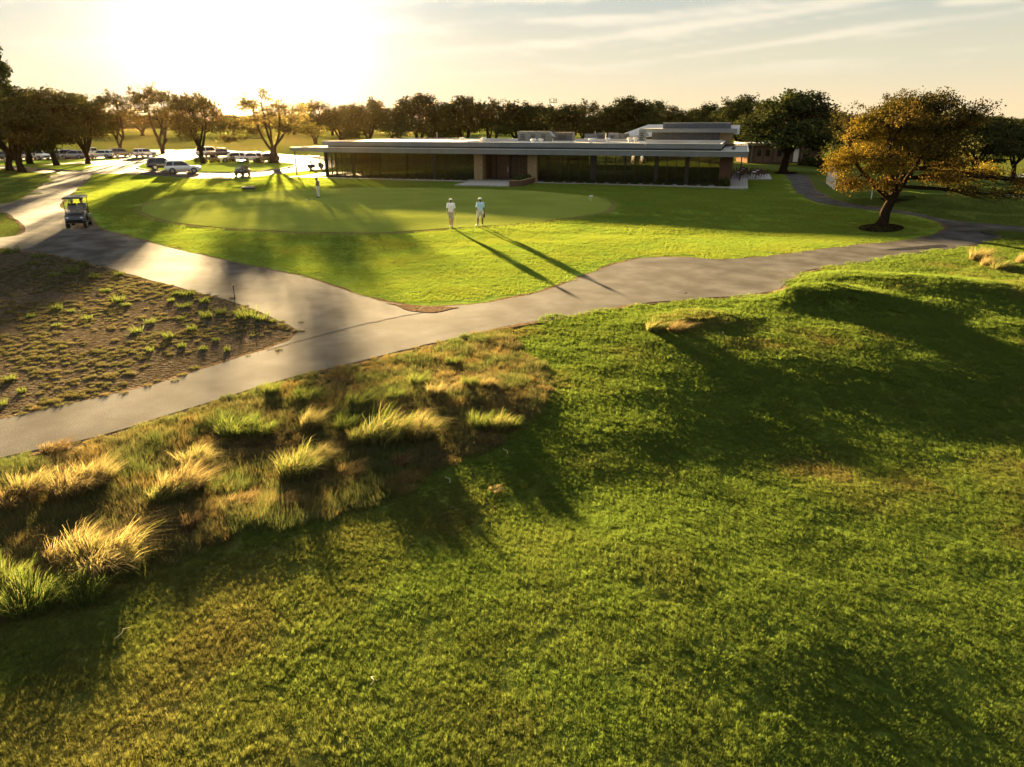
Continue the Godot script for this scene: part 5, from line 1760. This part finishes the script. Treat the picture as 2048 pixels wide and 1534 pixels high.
func person(at: Vector3, yaw: float, label: String, pose: Dictionary, skin: Material, shirt: Material, legs: Material, cap: Material, long_legs: bool, group: String) -> Node3D:
	var t := thing("person", label, "person", at, yaw, group)
	var j := skeleton(pose)
	var hd: Vector3 = j.head
	var b := [[j.pelvis, j.waist, 0.125, 0.115], [j.waist, j.chest, 0.115, 0.135], [j.chest + Vector3(0.07, 0, 0), j.waist + Vector3(0.05, 0, 0), 0.105, 0.10], [j.chest - Vector3(0.07, 0, 0), j.waist - Vector3(0.05, 0, 0), 0.105, 0.10], [j.chest, j.neck, 0.11, 0.06], [j.neck, hd - Vector3(0, 0.03, 0.01), 0.055, 0.055],
		[hd + Vector3(0, -0.035, 0.01), hd + Vector3(0, 0.045, -0.01), 0.078, 0.092], [hd + Vector3(0, -0.075, 0.035), hd + Vector3(0, -0.06, 0.05), 0.045, 0.04], [hd + Vector3(0, -0.005, 0.09), hd + Vector3(0, -0.03, 0.108), 0.012, 0.016],
		[hd + Vector3(0.088, -0.02, -0.005), hd + Vector3(0.09, 0.015, -0.01), 0.014, 0.018], [hd + Vector3(-0.088, -0.02, -0.005), hd + Vector3(-0.09, 0.015, -0.01), 0.014, 0.018]]
	var shirt_b := [[j.pelvis + Vector3(0, 0.02, 0), j.waist, 0.145, 0.135], [j.waist, j.chest, 0.132, 0.15], [j.chest + Vector3(0.07, 0, 0), j.waist + Vector3(0.06, 0, 0), 0.122, 0.118], [j.chest - Vector3(0.07, 0, 0), j.waist - Vector3(0.06, 0, 0), 0.122, 0.118], [j.chest, j.neck - Vector3(0, 0.02, 0), 0.125, 0.07]]
	var legs_b := [[j.pelvis - Vector3(0, 0.02, 0), j.pelvis + Vector3(0, 0.05, 0), 0.145, 0.138]]
	var shoes_b := []
	for s in ["l", "r"]:
		var sg := 1.0 if s == "l" else -1.0
		b.append([j["sh_" + s], j["el_" + s], 0.062, 0.045])
		b.append([j["el_" + s], j["wr_" + s], 0.044, 0.031])
		b.append([j.chest + Vector3(sg * 0.06, 0.05, 0), j["sh_" + s], 0.085, 0.066])
		var fore: Vector3 = (j["wr_" + s] - j["el_" + s]).normalized()
		var palm: Vector3 = j["wr_" + s] + fore * 0.085
		b.append([j["wr_" + s], palm, 0.030, 0.034])
		b.append([j["hip_" + s], j["kn_" + s], 0.098, 0.062])
		b.append([j["kn_" + s], j["kn_" + s].lerp(j["an_" + s], 0.35), 0.06, 0.063])
		b.append([j["kn_" + s].lerp(j["an_" + s], 0.35), j["an_" + s], 0.063, 0.042])
		b.append([j["an_" + s], j["toe_" + s], 0.045, 0.036])
		shirt_b.append([j.chest + Vector3(sg * 0.06, 0.05, 0), j["sh_" + s], 0.10, 0.082])
		shirt_b.append([j["sh_" + s], j["sh_" + s].lerp(j["el_" + s], 0.78), 0.08, 0.072])
		legs_b.append([j["hip_" + s], j["hip_" + s].lerp(j["kn_" + s], 0.86 if not long_legs else 1.0), 0.118, 0.098 if not long_legs else 0.086])
		if long_legs:
			legs_b.append([j["kn_" + s], j["an_" + s] + Vector3(0, 0.02, 0), 0.084, 0.072])
		shoes_b.append([j["an_" + s] + Vector3(0, -0.03, 0), j["toe_" + s], 0.056, 0.046])
	var body := flesh(b, 0.022)
	# five bent fingers on each hand, rooted in the palm
	var st := SurfaceTool.new()
	st.append_from(body, 0, Transform3D())
	for s in ["l", "r"]:
		var sg := 1.0 if s == "l" else -1.0
		var fore: Vector3 = (j["wr_" + s] - j["el_" + s]).normalized()
		var palm: Vector3 = j["wr_" + s] + fore * 0.09
		var side := fore.cross(Vector3(sg, 0, 0)).normalized()
		var inward := side.cross(fore).normalized() * -1.0
		var fing := MB.new()
		for k in 4:
			var root: Vector3 = palm + side * (0.026 - 0.017 * k)
			var l: float = [0.062, 0.07, 0.066, 0.05][k]
			fing.tube([root - fore * 0.02, root + fore * l * 0.5, root + fore * l * 0.85 + inward * l * 0.3, root + fore * l * 0.95 + inward * l * 0.65], [0.0095, 0.009, 0.0085, 0.007], 6)
		var th: Vector3 = j["wr_" + s] + fore * 0.045 + side * 0.026
		fing.tube([th, th + side * 0.03 + fore * 0.02, th + side * 0.035 + fore * 0.055 + inward * 0.015], [0.011, 0.010, 0.008], 6)
		st.append_from(fing.mesh(), 0, Transform3D())
	obj("body", st.commit(), skin, t)
	obj("shirt", flesh(shirt_b, 0.024), shirt, t)
	obj("trousers" if long_legs else "shorts", flesh(legs_b, 0.024), legs, t)
	obj("shoes", flesh(shoes_b, 0.02), M.white if not long_legs else M.black, t)
	var hair := MB.new()
	hair.ball(hd + Vector3(0, 0.01, -0.02), Vector3(0.098, 0.10, 0.10), 12, 8)
	obj("hair", hair, M.hair, t)
	var hat := MB.new()
	var rings := []
	for e in [[0.035, 1.0], [0.07, 0.97], [0.105, 0.8], [0.128, 0.5], [0.136, 0.12]]:
		rings.append(oval(0, 0, 0.105 * e[1], 0.118 * e[1], 0.10 * e[1], 3).map(func(q): return hd + Vector3(q.x, e[0], q.z - 0.008)))
	hat.skin(rings)
	var crown := obj("cap", hat, cap, t)
	var brim := MB.new()
	var sgn := 1.0
	brim.skin([[hd + Vector3(-0.085, 0.035, sgn * 0.07), hd + Vector3(0.085, 0.035, sgn * 0.07), hd + Vector3(0.06, 0.022, sgn * 0.185), hd + Vector3(-0.06, 0.022, sgn * 0.185)], [hd + Vector3(-0.085, 0.046, sgn * 0.07), hd + Vector3(0.085, 0.046, sgn * 0.07), hd + Vector3(0.06, 0.03, sgn * 0.185), hd + Vector3(-0.06, 0.03, sgn * 0.185)]])
	obj("brim", brim, cap, crown)
	return t

func club(label: String, a: Vector3, b: Vector3, toe: Vector3) -> void:
	var t := thing("putter", label, "putter", a, 0.0, "putters in hand")
	var s := MB.new()
	s.tube([(b - a) * 0.0, (b - a) * 0.75], [0.006, 0.007], 5)
	obj("shaft", s, M.steel, t)
	var g := MB.new()
	g.tube([(b - a) * 0.75, b - a], [0.012, 0.014], 6)
	obj("grip", g, M.black, t)
	var h := MB.new()
	h.box(toe * 0.4, Vector3(0.11, 0.03, 0.03), Basis(Vector3.UP, atan2(-toe.z, toe.x)))
	obj("club_head", h, M.steel, t)

func make_people() -> void:
	var white_shirt := mat(0.72, 0.74, 0.78, 0.85)
	var blue_shirt := mat(0.38, 0.56, 0.72, 0.85)
	var khaki := mat(0.40, 0.36, 0.28, 0.9)
	var pale := mat(0.52, 0.50, 0.46, 0.9)
	var grey_top := mat(0.16, 0.145, 0.125, 0.9)
	var cap := mat(0.78, 0.77, 0.74, 0.8)
	var dark_cap := mat(0.03, 0.024, 0.02, 0.8)
	var grp := "people on the putting green"
	# two golfers walking away towards the clubhouse
	var p := gp(903, 455) + Vector3(0, 0.045, 0)
	person(p, PI - 0.05, "golfer in white shirt and khaki shorts walking away with a putter", {"kn_l": Vector3(0.09, 0.52, 0.13), "an_l": Vector3(0.09, 0.10, 0.10), "toe_l": Vector3(0.10, 0.05, 0.27), "kn_r": Vector3(-0.08, 0.50, -0.02), "an_r": Vector3(-0.08, 0.13, -0.26), "toe_r": Vector3(-0.08, 0.04, -0.12), "el_l": Vector3(0.22, 1.17, -0.10), "wr_l": Vector3(0.23, 0.94, -0.10), "el_r": Vector3(-0.24, 1.16, -0.02), "wr_r": Vector3(-0.24, 0.94, 0.12)}, M.skin, white_shirt, khaki, cap, false, grp)
	var hand := p + Vector3(-0.24, 0.86, 0.13).rotated(Vector3.UP, PI - 0.05)
	club("thin steel putter carried by the golfer in the white shirt", hand + Vector3(0.06, -0.80, 0.10), hand + Vector3(0, 0.06, 0), Vector3(0.1, 0, 0.02))
	var q := gp(961, 453) + Vector3(0, 0.045, 0)
	person(q, PI + 0.25, "golfer in pale blue shirt and grey shorts carrying a black headcover", {"hip_l": Vector3(0.10, 0.93, 0), "kn_l": Vector3(0.15, 0.51, 0.06), "an_l": Vector3(0.20, 0.085, -0.06), "toe_l": Vector3(0.24, 0.045, 0.10), "kn_r": Vector3(-0.14, 0.51, 0.10), "an_r": Vector3(-0.16, 0.085, 0.12), "toe_r": Vector3(-0.20, 0.045, 0.28), "el_l": Vector3(0.27, 1.18, -0.06), "wr_l": Vector3(0.17, 0.98, -0.04), "el_r": Vector3(-0.24, 1.16, -0.04), "wr_r": Vector3(-0.25, 0.92, 0.02)}, M.skin_dark, blue_shirt, pale, cap, false, grp)
	var b := MB.new()
	b.skin([oval(0, 0.0, 0.05, 0.06, 0.03), oval(0, 0.12, 0.065, 0.075, 0.04), oval(0, 0.26, 0.055, 0.06, 0.035), oval(0, 0.31, 0.03, 0.03, 0.02)])
	var o := obj("club_headcover", b, M.black)
	o.position = q + Vector3(-0.255, 0.52, 0.03).rotated(Vector3.UP, PI + 0.25)
	tag(o, "black padded headcover hanging from the golfer's right hand", "headcover")
	# a golfer putting
	var r := gp(638, 396) + Vector3(0, 0.045, 0)
	var yaw := -PI / 2 - 0.15
	person(r, yaw, "golfer in grey top and cream trousers lining up a putt", {"neck": Vector3(0, 1.50, 0.05), "head": Vector3(0, 1.64, 0.11), "el_l": Vector3(0.21, 1.18, 0.06), "el_r": Vector3(-0.21, 1.18, 0.06), "wr_l": Vector3(0.06, 1.03, 0.24), "wr_r": Vector3(-0.05, 1.0, 0.25)}, M.skin, grey_top, pale, dark_cap, true, grp)
	var grip := r + Vector3(0.0, 0.98, 0.30).rotated(Vector3.UP, yaw)
	club("thin steel putter held by the golfer in cream trousers", r + Vector3(0.05, 0.03, 0.72).rotated(Vector3.UP, yaw), grip, Vector3(0.02, 0, 0.1))
	for e in [[612, 401], [616, 402.5], [624, 399]]:
		var s := MB.new()
		s.ball(Vector3(0, 0.03, 0), Vector3.ONE * 0.035, 8, 6)
		tag(obj("golf_ball", s, M.white), "white golf ball lying on the putting green", "golf ball", "golf balls on the green").position = gp(e[0], e[1]) + Vector3(0, 0.045, 0)
	# the carts and the two people riding the near one
	var c := gp(160, 453) + Vector3(0, 0.02, 0)
	var turn := -1.22
	golf_cart("black golf cart with two riders driving down the path", c, turn)
	var sit := {"pelvis": Vector3(0, 0.92, 0), "waist": Vector3(0, 1.06, -0.02), "chest": Vector3(0, 1.28, -0.03), "neck": Vector3(0, 1.44, -0.01), "head": Vector3(0, 1.60, 0.02), "sh_l": Vector3(0.175, 1.375, -0.02), "sh_r": Vector3(-0.175, 1.375, -0.02), "hip_l": Vector3(0.09, 0.90, 0.02), "hip_r": Vector3(-0.09, 0.90, 0.02),
		"kn_l": Vector3(0.12, 0.88, 0.44), "kn_r": Vector3(-0.12, 0.88, 0.44), "an_l": Vector3(0.12, 0.46, 0.52), "an_r": Vector3(-0.12, 0.46, 0.52), "toe_l": Vector3(0.13, 0.42, 0.68), "toe_r": Vector3(-0.13, 0.42, 0.68), "el_l": Vector3(0.24, 1.12, 0.08), "el_r": Vector3(-0.24, 1.12, 0.08), "wr_l": Vector3(0.14, 1.10, 0.38), "wr_r": Vector3(-0.14, 1.10, 0.38)}
	for k in sit.keys(): sit[k] = sit[k]
	var dark_shirt := mat(0.04, 0.03, 0.032, 0.9)
	person(c + Vector3(-0.40, 0, 0.28).rotated(Vector3.UP, turn), turn + PI / 2, "cart driver in dark shirt and pale cap at the wheel", sit, M.skin, dark_shirt, khaki, cap, true, "people riding the cart")
	person(c + Vector3(-0.40, 0, -0.28).rotated(Vector3.UP, turn), turn + PI / 2, "cart passenger in grey shirt and dark cap", sit, M.skin, mat(0.16, 0.16, 0.15, 0.9), khaki, dark_cap, true, "people riding the cart")
	golf_cart("golf cart with a pale roof parked on the path behind the low box", gp(486, 351), -1.7)
	golf_cart("golf cart parked at the left corner of the clubhouse", gp(632, 338), 0.15)

# ---------------------------------------------------------------- small things
func make_details() -> void:
	var t := thing("low_box", "low dark box with a pale flat lid on the lawn", "box", gp(498, 379), 0.1)
	var b := MB.new()
	b.span(-0.62, 0.62, 0.0, 0.22, -0.35, 0.35)
	obj("base", b, M.black, t)
	b = MB.new()
	b.span(-0.68, 0.68, 0.22, 0.29, -0.40, 0.40)
	obj("lid", b, M.kerb, t)
	# white slatted screen under the orange tree
	var a := gp(1653, 367)
	var z := gp(1668, 379)
	t = thing("slatted_screen", "white slatted screen standing on the grass under the orange tree", "screen", (a + z) / 2)
	var along := (z - a)
	along.y = 0
	var turn := Basis(Vector3.UP, atan2(-along.z, along.x))
	var l := along.length()
	for k in 6:
		b = MB.new()
		b.box(turn * Vector3(l * (k / 5.0 - 0.5), 1.0, 0), Vector3(l / 6.0 * 0.62, 2.1, 0.05), turn)
		obj("slat", b, M.white, t)
	for y in [0.85, 1.9]:
		b = MB.new()
		b.box(turn * Vector3(0, y, -0.05), Vector3(l * 1.05, 0.12, 0.04), turn)
		obj("rail", b, M.unit_grey, t)
	# flagstick on the green
	for e in [[1182, 404, 0.55], [1178, 401, 0.4]]:
		t = thing("practice_flag", "short white marker flag on the putting green", "flag", gp(e[0], e[1]) + Vector3(0, 0.04, 0), 0.0, "marker flags on the green")
		b = MB.new()
		b.tube([Vector3.ZERO, Vector3(0, e[2], 0)], [0.012, 0.01], 5)
		obj("pole", b, M.white, t)
		b = MB.new()
		b.box(Vector3(0.08, e[2] - 0.06, 0), Vector3(0.16, 0.11, 0.006))
		obj("pennant", b, M.white, t)
	# stakes and markers
	for e in [[470, 600, 0.6, "thin dark stake standing at the edge of the dirt bank"], [1742, 399, 0.75, "short white marker post near the second mulch ring"]]:
		b = MB.new()
		b.tube([Vector3(0, -0.1, 0), Vector3(0, e[2], 0)], [0.016 if e[0] == 470 else 0.05, 0.014 if e[0] == 470 else 0.045], 6)
		tag(obj("marker_post", b, M.black if e[0] == 470 else M.white), e[3], "post").position = gp(e[0], e[1])
	for e in [[603, 336], [608, 335]]:
		t = thing("bollard", "slim dark bollard in the path near the clubhouse corner", "bollard", gp(e[0], e[1]), 0.0, "bollards near the clubhouse corner")
		b = MB.new()
		b.tube([Vector3(0, 0.0, 0), Vector3(0, 0.95, 0)], [0.055, 0.05], 8)
		obj("post", b, M.wood, t)
		b = MB.new()
		b.tube([Vector3(0, 0.93, 0), Vector3(0, 1.02, 0)], [0.075, 0.06], 8)
		obj("cap", b, M.black, t)
	# floodlights above the trees
	for e in [[1104, 198, 260.0, 15], [1146, 206, 330.0, 13], [1051, 206, 360.0, 12]]:
		var dist: float = e[2]
		var p := at_depth(e[0], dist)
		var top := top_of(e[1], dist) - p.y
		t = thing("floodlight_mast", "tall stadium floodlight mast rising above the trees", "floodlight", p, 0.0, "stadium floodlights beyond the trees")
		b = MB.new()
		b.tube([Vector3.ZERO, Vector3(0, top, 0)], [0.25, 0.13], 7)
		obj("mast", b, M.steel, t)
		for r in 3:
			b = MB.new()
			b.span(-1.4, 1.4, top - 0.05 - r * 0.55, top + 0.03 - r * 0.55, -0.06, 0.06)
			obj("crossarm", b, M.steel, t)
			for k in 6:
				b = MB.new()
				b.ball(Vector3(-1.25 + k * 0.5, top - 0.02 - r * 0.55, 0.15), Vector3(0.2, 0.2, 0.16), 7, 5)
				obj("lamp_head", b, M.unit_grey, t)
	# island planting by the parked cars
	var shapes := [shrub_mesh(611, Color(0.06, 0.06, 0.02)), shrub_mesh(612, Color(0.09, 0.07, 0.025))]
	for k in 12:
		var o := obj("shrub", shapes[k % 2], M.leaf)
		var p := gp(398 + k * 14 + rng.randf_range(-4, 4), 326 + rng.randf_range(0, 3))
		o.position = p + Vector3(0, 0.15, 0)
		o.scale = Vector3.ONE * rng.randf_range(0.9, 1.5)
		tag(o, "small round shrub in the bed of the car park island", "shrub", "shrubs on the car park island")


func _ready() -> void:
	rng.seed = 11
	for e in [[n_big, 0.11, 1], [n_mid, 0.55, 2], [n_fine, 2.2, 3]]:
		e[0].noise_type = FastNoiseLite.TYPE_SIMPLEX_SMOOTH
		e[0].frequency = e[1]
		e[0].seed = e[2]
		e[0].fractal_octaves = 3
	make_light()
	make_materials()
	make_regions()
	make_ground()
	print("ground ", Time.get_ticks_msec())
	make_hills()
	make_trees()
	print("trees ", Time.get_ticks_msec())
	make_house()
	make_turf()
	make_clumps()
	print("grass ", Time.get_ticks_msec())
	make_cars()
	make_people()
	make_details()
	print("done ", Time.get_ticks_msec())
